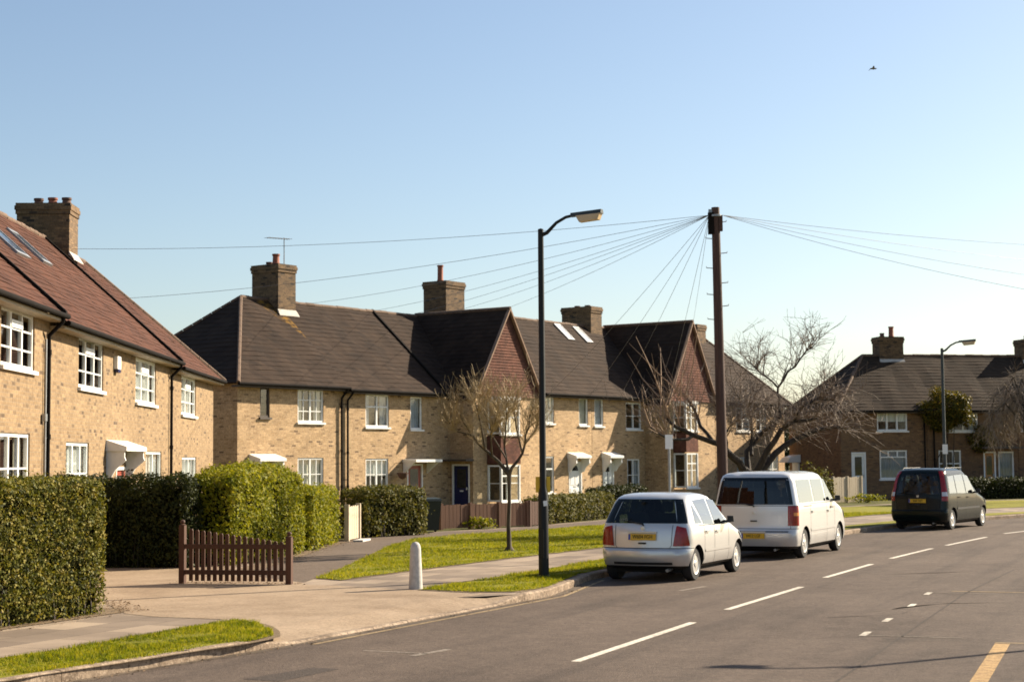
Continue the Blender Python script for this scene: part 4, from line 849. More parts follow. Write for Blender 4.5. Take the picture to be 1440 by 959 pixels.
# ------------------------------------------------------------------ fences and gates
def picket_panel():
    a = Vector((-5.72,29.05,.1)); b = Vector((-3.82,28.62,.1)); d = b-a; Ln = d.length; rz = math.atan2(d.y, d.x)
    t = empty('picket_gate', a, rz, 'dark brown picket gate with swept-down top, standing open across the drive', 'gate')
    for x, h in ((0,1.0), (Ln,.80)):
        m = MB(); m.box(x-.05, x+.05, -.05, .05, 0, h); m.lathe([(.05,h), (.06,h+.01), (.025,h+.025), (.045,h+.055), (.035,h+.085), (.0,h+.10)], 10, M=Matrix.Translation((x,0,0))); m.build('post', FENCE_D, t)
    for z in (.2,.64): m = MB(); m.box(.055, Ln-.055, -.045, -.01, z-.04, z+.04); m.build('rail', FENCE_D, t)
    n = 16
    for k in range(n):
        x = .16+(Ln-.30)*k/(n-1); u = k/(n-1); h = .72+.22*(1-u)
        m = MB(); w = .035; y0, y1 = -.01, .012; j = random.uniform(-.008, .008)
        m.prism([(x-w,y1,.05), (x-w,y1,h-.03), (x-w*.6,y1,h+j), (x+w*.6,y1,h+j), (x+w,y1,h-.03), (x+w,y1,.05)], (0,y0-y1-.002,0)); m.build('picket', FENCE_D, t)
picket_panel()
def board_fence(name, a, b, h, mat, label, cat, posts=3, bw=.13, gap=.012, cap=False):
    a = Vector((*a,.1)); b = Vector((*b,.1)); d = b-a; Ln = d.length; t = empty(name, a, math.atan2(d.y, d.x), label, cat)
    m = MB(); n = int(Ln/(bw+gap)); w = Ln/n
    for k in range(n): j = random.uniform(-.015, .015); m.box(k*w+gap/2, (k+1)*w-gap/2, -.012+j*.2, .012+j*.2, .04, h+j)
    m.build('boards', mat, t)
    for z in (h*.25, h*.8): m = MB(); m.box(0, Ln, .016, .055, z-.035, z+.035); m.build('rail', mat, t)
    for k in range(posts): x = Ln*k/(posts-1); m = MB(); m.box(x-.045, x+.045, -.05, .07, -.02, h+.05); m.build('post', mat, t)
    return t
board_fence('board_fence', (-2.15,50.0), (.42,52.1), .74, FENCE_B, 'low brown vertical board fence in front of the gabled house', 'fence', 4)
board_fence('garden_gate', (.5,52.15), (.98,52.9), .76, FENCE_D, 'dark narrow wooden gate at the right end of the brown board fence', 'gate', 2)
board_fence('garden_gate', (-4.3,43.5), (-4.12,44.75), .9, FENCE_P, 'cream boarded garden gate between two hedges', 'gate', 2, .1)
m = MB(); m.box(0,.9,-.13,.13,0,.05); tag(m.build('door_step', CONC, None, loc=(-4.0,43.2,.1), rotz=R(82)), 'pale concrete step at the foot of the cream garden gate', 'step')
board_fence('panel_fence', (14.35,75.2), (15.9,76.6), 1.15, FENCE_P, 'pale weathered panel fence beside the white half-glazed door', 'fence', 3)
# wheelie bin
t = empty('wheelie_bin', (-2.42,48.6,.1), R(20), 'dark green wheelie bin between the olive hedge and the board fence', 'bin')
BINM = plain('bin_plastic', (.006,.014,.010), .5, .2)
m = MB(); m.hexa([(-.2,-.22,.06), (.2,-.22,.06), (.2,.22,.06), (-.2,.22,.06), (-.26,-.3,.9), (.26,-.3,.9), (.26,.3,.9), (-.26,.3,.9)]); m.build('body', BINM, t)
m = MB(); m.hexa([(-.28,-.33,.905), (.28,-.33,.905), (.28,.33,.905), (-.28,.33,.905), (-.26,-.3,.97), (.26,-.3,.97), (.26,.26,1.0), (-.26,.26,1.0)]); m.build('lid', BINM, t)
for sx in (-.26,.22):
    m = MB(); m.lathe([(.02,0), (.1,0), (.1,.04), (.02,.04)], 14, M=Matrix.Translation((sx,.24,.1)) @ Matrix.Rotation(R(90), 4, 'Y')); m.build('wheel', BLACKP, t)
# bollard
m = MB(); m.lathe([(.115,0), (.105,.2), (.088,.63), (.085,.66), (.075,.71), (.05,.75), (.0,.765)], 20); tag(m.build('bollard', CONC, None, 60, loc=(-1.6,27.42,.1)), 'short round-topped concrete bollard at the corner of the grass verge', 'bollard')
# dark shrub by the gate and weeds at the board fence
def shrub(name, c, rx, ry, h, n, leaf, mat, label, cat, z0=.1, stem=True):
    t = empty(name, (c[0],c[1],z0), 0, label, cat)
    u = RNG.normal(0, 1, (n, 3)); u /= np.linalg.norm(u, axis=1)[:, None]; r = RNG.uniform(.45, 1, n)**.5
    lump = 1+.22*np.sin(u[:, 0]*5+u[:, 2]*4)+.15*np.sin(u[:, 1]*9)
    P_ = u*(r*lump)[:, None]*np.array([rx, ry, h/2])+np.array([0,0,h*.55]); P_[:, 2] = np.maximum(P_[:, 2], .02)
    V, Fq = leaf_cloud(P_, u, leaf); arrmesh('foliage', V, Fq, [mat], parent=t)
    if stem:
        m = MB()
        for k in range(5): a = random.uniform(0, 6.28); m.tube([(0,0,0), (math.cos(a)*rx*.3,math.sin(a)*ry*.3,h*.4), (math.cos(a)*rx*.6,math.sin(a)*ry*.6,h*.75)], [.02,.014,.006], 5)
        m.build('stems', BARK, t)
    return t
shrub('shrub', (.95,53.4), .25, .3, 1.05, 500, .09, LEAF_D, 'dark thin shrub behind the lamp post at the board fence gate', 'shrub')
shrub('weed_clump', (-1.0,50.6), .5, .2, .35, 500, .09, LEAF_Y, 'bright green weeds at the foot of the brown board fence', 'plant')
shrub('weed_clump', (15.9,75.5), .9, .4, .4, 500, .1, LEAF_Y, 'bright green weeds at the foot of the pale panel fence', 'plant')
shrub('shrub', (13.6,75.6), .9, .6, 1.7, 900, .11, LEAF_O, 'straggly yellowish shrub rising above the small olive hedge', 'shrub')
p = FR.at(3.3, .35); shrub('climbing_plant', (p.x,p.y), 1.3, .55, 2.0, 9000, .12, LEAF_C, 'bushy climbing plant with yellowish top against the shaded right house', 'climber', 3.35, False)
m = MB()
for k in range(4): q = FR.at(2.9+.25*k, .06); m.tube([(q.x,q.y,.1), (q.x+random.uniform(-.1,.1),q.y,1.8), (p.x+random.uniform(-.5,.5),p.y+.15,3.9)], [.03,.025,.015], 5)
m.build('stems', BARK, None)
st = bpy.data.objects['stems']
for o in bpy.data.objects:
    if o.name.startswith('stems') and o.parent is None:
        par = bpy.data.objects['climbing_plant']; o.parent = par; o.matrix_parent_inverse = Matrix.Translation((-p.x,-p.y,-3.35))
p2 = FR.at(5.2, .3); shrub('climbing_plant', (p2.x,p2.y), .65, .35, 1.3, 2200, .11, LEAF_C, 'small straggling climber below the upstairs window, left of the porch canopy', 'climber', 2.3, False)

# ------------------------------------------------------------------ trees
def rnd_dir(d, ang):
    d = d.normalized(); a = d.orthogonal().normalized(); b = d.cross(a); t = random.uniform(0, 6.283); s = math.tan(R(ang))*random.uniform(.3, 1)
    return (d+(a*math.cos(t)+b*math.sin(t))*s).normalized()
def shoot(mb, p, d, ln, r, up=.25, n=4, sides=3, wob=.12):
    pts = [p]; q = p.copy(); d = d.normalized()
    for k in range(n):
        d = (d+Vector((random.gauss(0, wob), random.gauss(0, wob), random.gauss(0, wob)+up/n))).normalized(); q = q+d*ln/n; pts.append(q)
    mb.tube(pts, [max(r*(1-.8*k/n), .0035) for k in range(n+1)], sides, cap=False); return pts
def poly_at(pts, t):
    n = len(pts)-1; k = min(int(t*n), n-1); u = t*n-k; return Vector(pts[k]).lerp(Vector(pts[k+1]), u), (Vector(pts[k+1])-Vector(pts[k])).normalized()

# young tree on the lawn
t = empty('young_tree', (-.1,38.3,.1), 0, 'young vase-shaped tree with tan budding twigs on the lawn', 'tree', 'bare trees')
m = MB(); T = Vector((-.1,38.3,.1)); loc = lambda v: Vector(v)-T
fork = loc(at(716,668,38.3)); m.tube([(0,0,-.05), (0,0,.04), (.0,0,.12), (-.015,0,.6), (.01,.01,1.1), fork*.8, fork], [.16,.11,.058,.047,.042,.042,.055], 8)
limbs = []
def ylimb(pp, r0, r1):
    pts = [fork]+[loc(at(x,y,38.3+dy)) for x, y, dy in pp]; sm = []
    for a, b in zip(pts, pts[1:]): sm += [a, a.lerp(b, .5)+Vector((random.gauss(0,.018),random.gauss(0,.03),random.gauss(0,.018)))]
    sm.append(pts[-1]); nn_ = len(sm); m.tube(sm, [r0+(r1-r0)*k/(nn_-1) for k in range(nn_)], 6); limbs.append(sm)
ylimb([(700,648,.05), (682,632,.15), (664,612,.3), (648,586,.4), (640,566,.5)], .05, .010)
ylimb([(728,648,-.05), (738,625,-.1), (744,600,-.2), (750,572,-.3)], .045, .010)
ylimb([(712,645,.2), (708,615,.5), (700,585,.7), (694,556,.8)], .035, .008)
for st_, pp, r0_ in ((limbs[0][4], [(676,596,-.3), (670,570,-.5), (662,556,-.6)], .028), (limbs[0][6], [(640,606,.3), (628,588,.2)], .02), (limbs[1][3], [(726,600,.3), (722,572,.5), (728,552,.6)], .026), (limbs[1][4], [(752,606,.0), (758,588,.1)], .018), (limbs[2][2], [(688,606,.2), (680,574,.1), (682,556,.0)], .022), (limbs[2][3], [(712,592,-.2), (712,562,-.4)], .02), (limbs[0][3], [(690,612,-.5), (700,580,-.9)], .022)):
    pts = [st_]+[loc(at(x,y,38.3+dy)) for x, y, dy in pp]; m.tube(pts, [r0_*(1-.65*k/(len(pts)-1)) for k in range(len(pts))], 5); limbs.append(pts)
m.build('trunk', BARKY, t, 60)
c = MB()
for pts in limbs:
    for k in range(46):
        p, d = poly_at(pts, random.uniform(.38, 1)); q = shoot(c, p, rnd_dir(d*.7+Vector((0,0,.45)), 55), random.uniform(.2, .75), .0075, .4, 3, 3, .16)
        for j in range(4):
            p2, d2 = poly_at(q, random.uniform(.2, 1)); shoot(c, p2, rnd_dir(d2+Vector((0,0,.3)), 55), random.uniform(.1, .4), .005, .3, 2)
c.build('crown', TWIGT, t)
# large pollarded tree
Y0 = 47.; B0 = Vector((6.95,Y0,.1)); t = empty('bare_tree', B0, 0, 'large bare spreading tree with dark twisted limbs behind the white van', 'tree', 'bare trees')
loc = lambda v: Vector(v)-B0
m = MB(); fk = loc(at(1062,668,Y0)); m.tube([(0,0,-.05), (0,0,.1), (-.02,0,.6), (0,.02,1.2), fk], [.42,.34,.27,.25,.27], 10)
def limb(pp, r0, r1):
    pts = [loc(at(x,y,Y0+dy)) for x, y, dy in pp]; pts = [Vector(q) for q in pts]; n = len(pts)
    sm = []
    for k in range(n-1):
        sm += [pts[k], pts[k].lerp(pts[k+1], .5)+Vector((random.gauss(0, .03), random.gauss(0, .05), random.gauss(0, .03)))]
    sm.append(pts[-1]); N_ = len(sm); m.tube(sm, [(r0+(r1-r0)*k/(N_-1))*.62 for k in range(N_)], 7); return sm
LB = []
LB.append((limb([(1056,668,0), (1040,650,-.3), (1022,634,-.5), (1003,622,-.6), (975,612,-.8), (950,600,-1.0), (938,588,-1.)], .20, .06), 'L'))
LB.append((limb([(1003,622,-.6), (985,600,-.2), (978,580,.1), (966,562,.2)], .10, .05), 'L'))
LB.append((limb([(975,612,-.8), (955,618,-1.2), (930,612,-1.5), (915,600,-1.6)], .08, .035), 'L'))
LB.append((limb([(1052,662,.2), (1050,635,.5), (1075,605,.8), (1098,585,.8)], .15, .07), 'R'))
LB.append((limb([(1064,664,-.1), (1078,635,-.3), (1098,605,-.5), (1118,592,-.8), (1150,588,-1.)], .17, .06), 'R'))
LB.append((limb([(1068,664,.1), (1090,638,.3), (1118,618,.6), (1150,604,.7), (1178,600,.8), (1205,606,.9)], .18, .05), 'R'))
LB.append((limb([(1057,640,.3), (1058,610,.6), (1056,585,.9), (1040,560,1.)], .09, .045), 'R'))
LB.append((limb([(1098,585,.8), (1096,560,.8), (1094,545,.8), (1108,522,.6), (1125,505,.4), (1143,488,.2)], .07, .03), 'U'))
LB.append((limb([(1118,592,-.8), (1130,570,-1.0), (1150,560,-1.2), (1175,562,-1.4)], .07, .035), 'R'))
LB.append((limb([(1022,634,-.5), (1020,610,-.9), (1030,585,-1.2)], .06, .03), 'R'))
LB.append((limb([(1094,545,.8), (1075,528,1.), (1060,515,1.2)], .05, .025), 'U'))
m.build('trunk', BARK, t, 60)
c = MB(); wh = MB()
for pts, kind in LB:
    n = {'L': 24, 'R': 38, 'U': 24}[kind]
    for k in range(n):
        u = random.uniform(.3, 1)**.8; p, d = poly_at(pts, u)
        if kind == 'L':
            q = shoot(wh, p, rnd_dir(Vector((-.5,random.uniform(-.5,.5),1.1)), 42), random.uniform(.6, 1.9), .014, .1, 4, 3, .07)
            for j in range(3): p2, d2 = poly_at(q, random.uniform(.2, .9)); shoot(c, p2, rnd_dir(d2, 50), random.uniform(.2, .7), .008, .1, 3)
        else:
            dd = rnd_dir(d*.5+Vector((.15,0,.75)), 65) if kind == 'R' else rnd_dir(d*.6+Vector((0,0,1)), 50)
            q = shoot(c, p, dd, random.uniform(.5, 1.35), .014, .15, 4, 3, .16)
            for j in range(5):
                p2, d2 = poly_at(q, random.uniform(.15, 1)); q2 = shoot(c, p2, rnd_dir(d2+Vector((0,0,.1)), 65), random.uniform(.3, .8), .008, .05, 3, 3, .2)
                for i in range(1): p3, d3 = poly_at(q2, random.uniform(.3, 1)); shoot(c, p3, rnd_dir(d3, 60), random.uniform(.15, .4), .006, 0, 2)
for k in range(10):      # the long pale whips at the left
    sx = random.uniform(-1, 1); p = loc(at(945+sx*20,570+random.uniform(-15,20),Y0-.9)); e = loc(at(random.uniform(872,985),random.uniform(455,500),Y0-.9+random.uniform(-1,1)))
    mid = p.lerp(e, .5)+Vector((random.uniform(-.1,.1),random.uniform(-.2,.2),-.08)); wh.tube([p, p.lerp(mid, .5), mid, mid.lerp(e, .5)+Vector((0,0,.02)), e], [.022,.019,.016,.012,.006], 4, cap=False)
c.build('crown', TWIG, t); wh.build('whip_shoots', TWIGW, t)
# weeping tree at the right edge
B1 = Vector((22.9,74.,.1)); t = empty('bare_tree', B1, 0, 'reddish bare weeping tree at the right edge, before the shaded house', 'tree', 'bare trees'); 
m = MB(); m.tube([(0,0,-.05), (0,0,.3), (.05,0,1.6), (0,.1,2.6)], [.2,.15,.12,.11], 8); arcs = []
for k in range(16):
    a = random.uniform(0, 6.28); r = random.uniform(.6, 1.5); h = random.uniform(4.2, 5.8); p = Vector((0,.1,2.6))
    pts = [p, p+Vector((math.cos(a)*r*.35,math.sin(a)*r*.35,(h-2.6)*.6)), Vector((math.cos(a)*r*.8,math.sin(a)*r*.8,h)), Vector((math.cos(a)*r*1.2,math.sin(a)*r*1.2,h-.5)), Vector((math.cos(a)*r*1.45,math.sin(a)*r*1.45,h-1.8))]
    m.tube(pts, [.06,.05,.035,.02,.01], 5); arcs.append(pts)
m.build('trunk', BARK, t, 60); c = MB()
for pts in arcs:
    for k in range(42):
        p, d = poly_at(pts, random.uniform(.3, 1)); q = shoot(c, p, rnd_dir(d+Vector((0,0,-.3)), 60), random.uniform(.5, 1.3), .012, -.9, 4, 3, .12)
        for j in range(4): p2, d2 = poly_at(q, random.uniform(.2, 1)); shoot(c, p2, rnd_dir(d2, 50), random.uniform(.2, .5), .009, -.3, 2)
c.build('crown', TWIG, t)
# far conifers in the gap between the terraces
for x, y, h, lab in ((18.4,118.,5.9,'dark far conifer in the gap between the terraces, left one'), (19.8,121.,5.3,'shorter dark conifer in the gap between the terraces, right one')):
    t = empty('conifer_tree', (x,y,0), 0, lab, 'tree', 'conifers beyond the houses')
    m = MB(); m.tube([(0,0,0), (0,0,h*.9)], [.15,.03], 6); m.build('trunk', BARK, t)
    n = 1500; u = RNG.uniform(0, 1, n); a = RNG.uniform(0, 6.28, n); r = (1-u)**.7*h*.16*(.7+.3*np.sin(u*40))
    P_ = np.c_[np.cos(a)*r, np.sin(a)*r, .3+u*h*.95]; V, Fq = leaf_cloud(P_, np.c_[np.cos(a), np.sin(a), np.full(n, .4)], .22); arrmesh('crown', V, Fq, [LEAF_D], parent=t)

# ------------------------------------------------------------------ lamp posts, pole, wires, signs
def lamp_post(base, H, aim, label, mat=LAMPB, arm=1.1):
    rz = math.atan2(aim[1], aim[0]); t = empty('street_lamp', (*base,.1), rz, label, 'street lamp', 'street lamps along the road')
    m = MB(); m.lathe([(.12,0), (.12,.03), (.092,.05), (.088,1.45), (.06,1.6), (.052,H-.35), (.05,H-.02), (.0,H)], 14); m.box(-.04,.04,-.1,-.08,.35,.85); m.build('post', mat, t, 50)
    m = MB(); pts = [(.0,0,H-.13), (.12,0,H-.09), (.3,0,H+.08), (.48,0,H+.17), (.66,0,H+.2)]; m.tube(pts, [.04,.036,.03,.028,.026], 8); m.build('arm', mat, t, 60)
    m = MB(); a = .58; b = arm+.06
    m.hexa([(a,-.05,H+.165), (b,-.09,H+.2), (b,.09,H+.2), (a,.05,H+.165), (a,-.04,H+.235), (b,-.06,H+.27), (b,.06,H+.27), (a,.04,H+.235)]); ld = m.build('lamp_head', LAMPG, t)
    m = MB(); m.hexa([(a+.17,-.07,H+.06), (b-.06,-.08,H+.09), (b-.06,.08,H+.09), (a+.17,.07,H+.06), (a+.1,-.065,H+.178), (b-.02,-.085,H+.198), (b-.02,.085,H+.198), (a+.1,.065,H+.178)]); m.build('lamp_lens', LENS, ld)
    return t
aim = (.93,-.36)
l1 = lamp_post((.53,29.78), 6.22, aim, 'black street lamp on the near verge with yellow plate, left of the silver hatchback')
m = MB(); m.box(.02,.035,-.13,.13,1.5,1.78); o = m.build('yellow_notice', YELL, l1); o.rotation_euler = (0,0,R(90)-math.atan2(aim[1], aim[0])); o.location = (0,.0,0)
m = MB(); m.hexa([(.045,-.094,1.26), (.10,-.05,1.27), (.098,-.046,1.27), (.043,-.09,1.26), (.035,-.098,1.35), (.09,-.054,1.36), (.088,-.05,1.36), (.033,-.094,1.35)]); o = m.build('sticker', SIGNW, l1)
l2 = lamp_post((15.05,58.4), 5.85, aim, 'dark street lamp beyond the green people carrier, before the right house', LAMPG)
m = MB(); m.box(-.09,.09,-.09,-.075,2.15,2.48); o = m.build('small_sign', SIGNW, l2); o.rotation_euler = (0,0,-math.atan2(aim[1], aim[0]))
lamp_post((12.35,23.15), 6.2, (-.93,.36), 'black street lamp on the opposite pavement that throws a long shadow across the road')
# parking sign on the verge behind the hatchback
t = empty('parking_sign', (3.28,35.2,.1), 0, 'thin grey post with a small white sign plate behind the silver hatchback', 'sign')
m = MB(); m.tube([(0,0,-.05), (0,0,2.45)], .03, 8); m.build('post', STEEL, t, 60); m = MB(); m.box(-.08,.08,-.05,-.035,2.28,2.58); m.build('sign_plate', SIGNW, t)
# telegraph pole
B2 = Vector((5.36,42.76,.1)); top = at(1006,292,42.76)-B2
t = empty('telegraph_pole', B2, 0, 'tall brown wooden telegraph pole fanning out wires, behind the silver hatchback', 'pole')
m = MB(); m.tube([(0,0,-.1), top*.5, top], [.145,.125,.105], 12); m.build('pole', POLEW, t, 50)
for k, f_ in enumerate((.955, .905, .86, .815, .77, .735, .70, .66)):
    m = MB(); c_ = top*f_; sg = 1 if k % 2 == 0 else -1; m.tube([c_+Vector((sg*.1,0,0)), c_+Vector((sg*.27,0,.015)), c_+Vector((sg*.27,0,.05))], .012, 5); m.build('climbing_step', STEEL, t)
m = MB(); m.obox(top+Vector((-.13,-.05,-.42)), (.07,0,0), (0,.06,0), (0,0,.28)); m.build('junction_box', BLACKP, t); m = MB(); m.obox(top+Vector((.12,-.04,-.42)), (.05,0,0), (0,.06,0), (0,0,.2)); m.build('junction_box', POLEW, t)
m = MB(); m.lathe([(.13,-.05), (.16,-.04), (.16,.0), (.13,.01)], 14, M=Matrix.Translation(top+Vector((0,0,-.2)))); m.obox(top+Vector((-.13,0,-.1)), (.05,0,0), (0,.05,0), (0,0,.05)); m.build('wire_ring', STEEL, t)
PT = B2+top+Vector((0,0,-.2))
def wire(end, sag, label, side=-1):
    m = MB(); st = PT+Vector((side*.16,0,0)); pts = []
    for k in range(17):
        u = k/16; pts.append(st.lerp(end, u)-Vector((0,0,4*sag*u*(1-u))))
    m.tube(pts, .006, 5); tag(m.build('overhead_wire', WIREM), label, 'wire', 'telephone wires from the pole')
FX = FA.w
wl = [(Vector((-12.75,48.0,8.35)), .25, 'thin wire from the pole to the three-pot chimney at left'), (Vector((-12.1,51.2,7.2)), .3, 'thin wire from the pole to the hip of the left terrace end house'),
      (FX(5.9,-3.1,8.2), .3, 'thin wire from the pole to the chimney carrying the aerial'), (FX(11.8,-3.5,8.45), .25, 'thin wire from the pole to the ridge of the red-door house'),
      (FX(16.4,-2.7,8.7), .2, 'thin wire from the pole to the chimney with one tall red pot'), (FX(17.6,1.5,4.95), .15, 'thin wire from the pole to the eave just right of the first tile-hung gable'),
      (FX(20.9,1.5,4.95), .12, 'thin wire from the pole to the eave of the fan-lit white door house'), (FX(14.0,-3.4,8.4), .2, 'thin wire from the pole to the roof behind the first tile-hung gable'), (FX(18.2,-2.2,8.6), .15, 'thin wire from the pole to the ridge above the fan-lit white door'),
      (FX(23.5,1.5,4.95), .1, 'thin wire from the pole to the eave of the skylit house'),
      (FX(26.4,2.3,4.95), .08, 'thin wire from the pole to the left corner of the branch-hidden gable'), (FX(28.6,2.6,8.7), .05, 'thin steep wire from the pole to the apex of the branch-hidden gable')]
for e, s, lab in wl: wire(e, s, lab)
for (x, y, Y), s, lab in (((1800,352,52), .3, 'topmost of the thin wires leaving the pole to the right'), ((1800,388,55), .35, 'second highest wire leaving the pole to the right'), ((1800,420,50), .4, 'second lowest wire leaving the pole to the right'), ((1800,452,47), .45, 'lowest wire leaving the pole to the right')):
    wire(at(x,y,Y), s, lab, 1)
# bird
bp = at(1228,97,70); t = empty('bird', bp, 0, 'small dark bird gliding high in the clear sky', 'bird')
m = MB(); m.lathe([(.0,-.16), (.03,-.1), (.045,0), (.03,.1), (.0,.17)], 8, M=Matrix.Rotation(R(90), 4, 'Y'))
m.quad((-.06,0,.01), (.06,0,.01), (.0,.24,.06), (-.05,.24,.06)); m.quad((.0,.24,.06), (-.05,.24,.06), (-.12,.44,.02), (-.1,.44,.02)); m.quad((-.06,0,.01), (.06,0,.01), (.0,-.24,.06), (-.05,-.24,.06)); m.quad((.0,-.24,.06), (-.05,-.24,.06), (-.12,-.44,.02), (-.1,-.44,.02))
m.build('body', plain('bird_plumage', (.16,.16,.17), .8), t)
# ------------------------------------------------------------------ vehicles
def paintmat(name, c, metal, rough, coat=1., dirt=.55):
    m, nt, b = newmat(name); b.inputs['Base Color'].default_value = (*c, 1); b.inputs['Metallic'].default_value = metal; b.inputs['Roughness'].default_value = rough
    b.inputs['Coat Weight'].default_value = coat; b.inputs['Coat Roughness'].default_value = .06
    tc = N(nt, 'ShaderNodeTexCoord'); n1 = N(nt, 'ShaderNodeTexNoise', Scale=2.5, Detail=5.); L(nt, tc.outputs['Object'], n1.inputs['Vector'])
    sp = N(nt, 'ShaderNodeSeparateXYZ'); L(nt, tc.outputs['Object'], sp.inputs[0])
    mr = N(nt, 'ShaderNodeMapRange'); mr.inputs[1].default_value = .2; mr.inputs[2].default_value = .75; mr.inputs[3].default_value = dirt; mr.inputs[4].default_value = 0; L(nt, sp.outputs[2], mr.inputs[0])
    mu = N(nt, 'ShaderNodeMath', operation='MULTIPLY'); L(nt, mr.outputs[0], mu.inputs[0]); L(nt, n1.outputs['Fac'], mu.inputs[1])
    L(nt, mixc(nt, mu.outputs[0], c, (.20,.165,.13)), b.inputs['Base Color']); return m       # road dirt on the lower body
SILVER = paintmat('silver_paint', (.62,.61,.59), .45, .33); VANW = paintmat('pearl_white_paint', (.66,.65,.63), .3, .35); GREEN = paintmat('dark_green_paint', (.003,.008,.007), .0, .25, .12, .02); GREEN.node_tree.nodes['Principled BSDF'].inputs['Specular IOR Level'].default_value = .22
CGLASS = plain('tinted_car_glass', (.008,.012,.015), .03, .05, spec=.35)
SEATM = plain('seat_cloth', (.035,.035,.04), .9, .2)
CGLT = glassmat('tinted_rear_glass', (.30,.38,.35), .0)
CGLD = glassmat('privacy_glass', (.06,.07,.08), .0)
CGLS = glassmat('side_car_glass', (.5,.56,.56), .26)
CGLASS2 = plain('side_car_glass', (.20,.25,.28), .05, .05, metal=.75)
TRIM = plain('black_plastic_trim', (.018,.018,.019), .55, .1)
UNDER = plain('underbody_black', (.008,.008,.008), .9, .1)
TYRE = plain('tyre_rubber', (.016,.016,.017), .85, .2); ALLOY = plain('alloy_rim', (.62,.61,.59), .35, .06, metal=.6)
REDL = plain('red_tail_lens', (.27,.004,.004), .2, .25, 14, coat=.15); CLEARL = plain('clear_lamp_lens', (.55,.56,.58), .1, .03, coat=1.); AMBERL = plain('amber_lens', (.75,.22,.02), .15, .05, coat=1.)
PLATEY = plain('yellow_number_plate', (.70,.40,.015), .4, .04); EUBLUE = plain('blue_plate_band', (.02,.06,.35), .4, .05)
def txt(body, size, mat, parent, name='lettering', depth=.002):
    cu = bpy.data.curves.new(name, 'FONT'); cu.body = body; cu.size = size; cu.align_x = 'CENTER'; cu.align_y = 'CENTER'; cu.extrude = depth
    o = bpy.data.objects.new(name+'_c', cu); COL.objects.link(o); bpy.context.view_layer.update()
    me = bpy.data.meshes.new_from_object(o.evaluated_get(bpy.context.evaluated_depsgraph_get())); bpy.data.objects.remove(o)
    me.materials.clear(); me.materials.append(mat); q = bpy.data.objects.new(name, me); COL.objects.link(q); q.parent = parent; return q
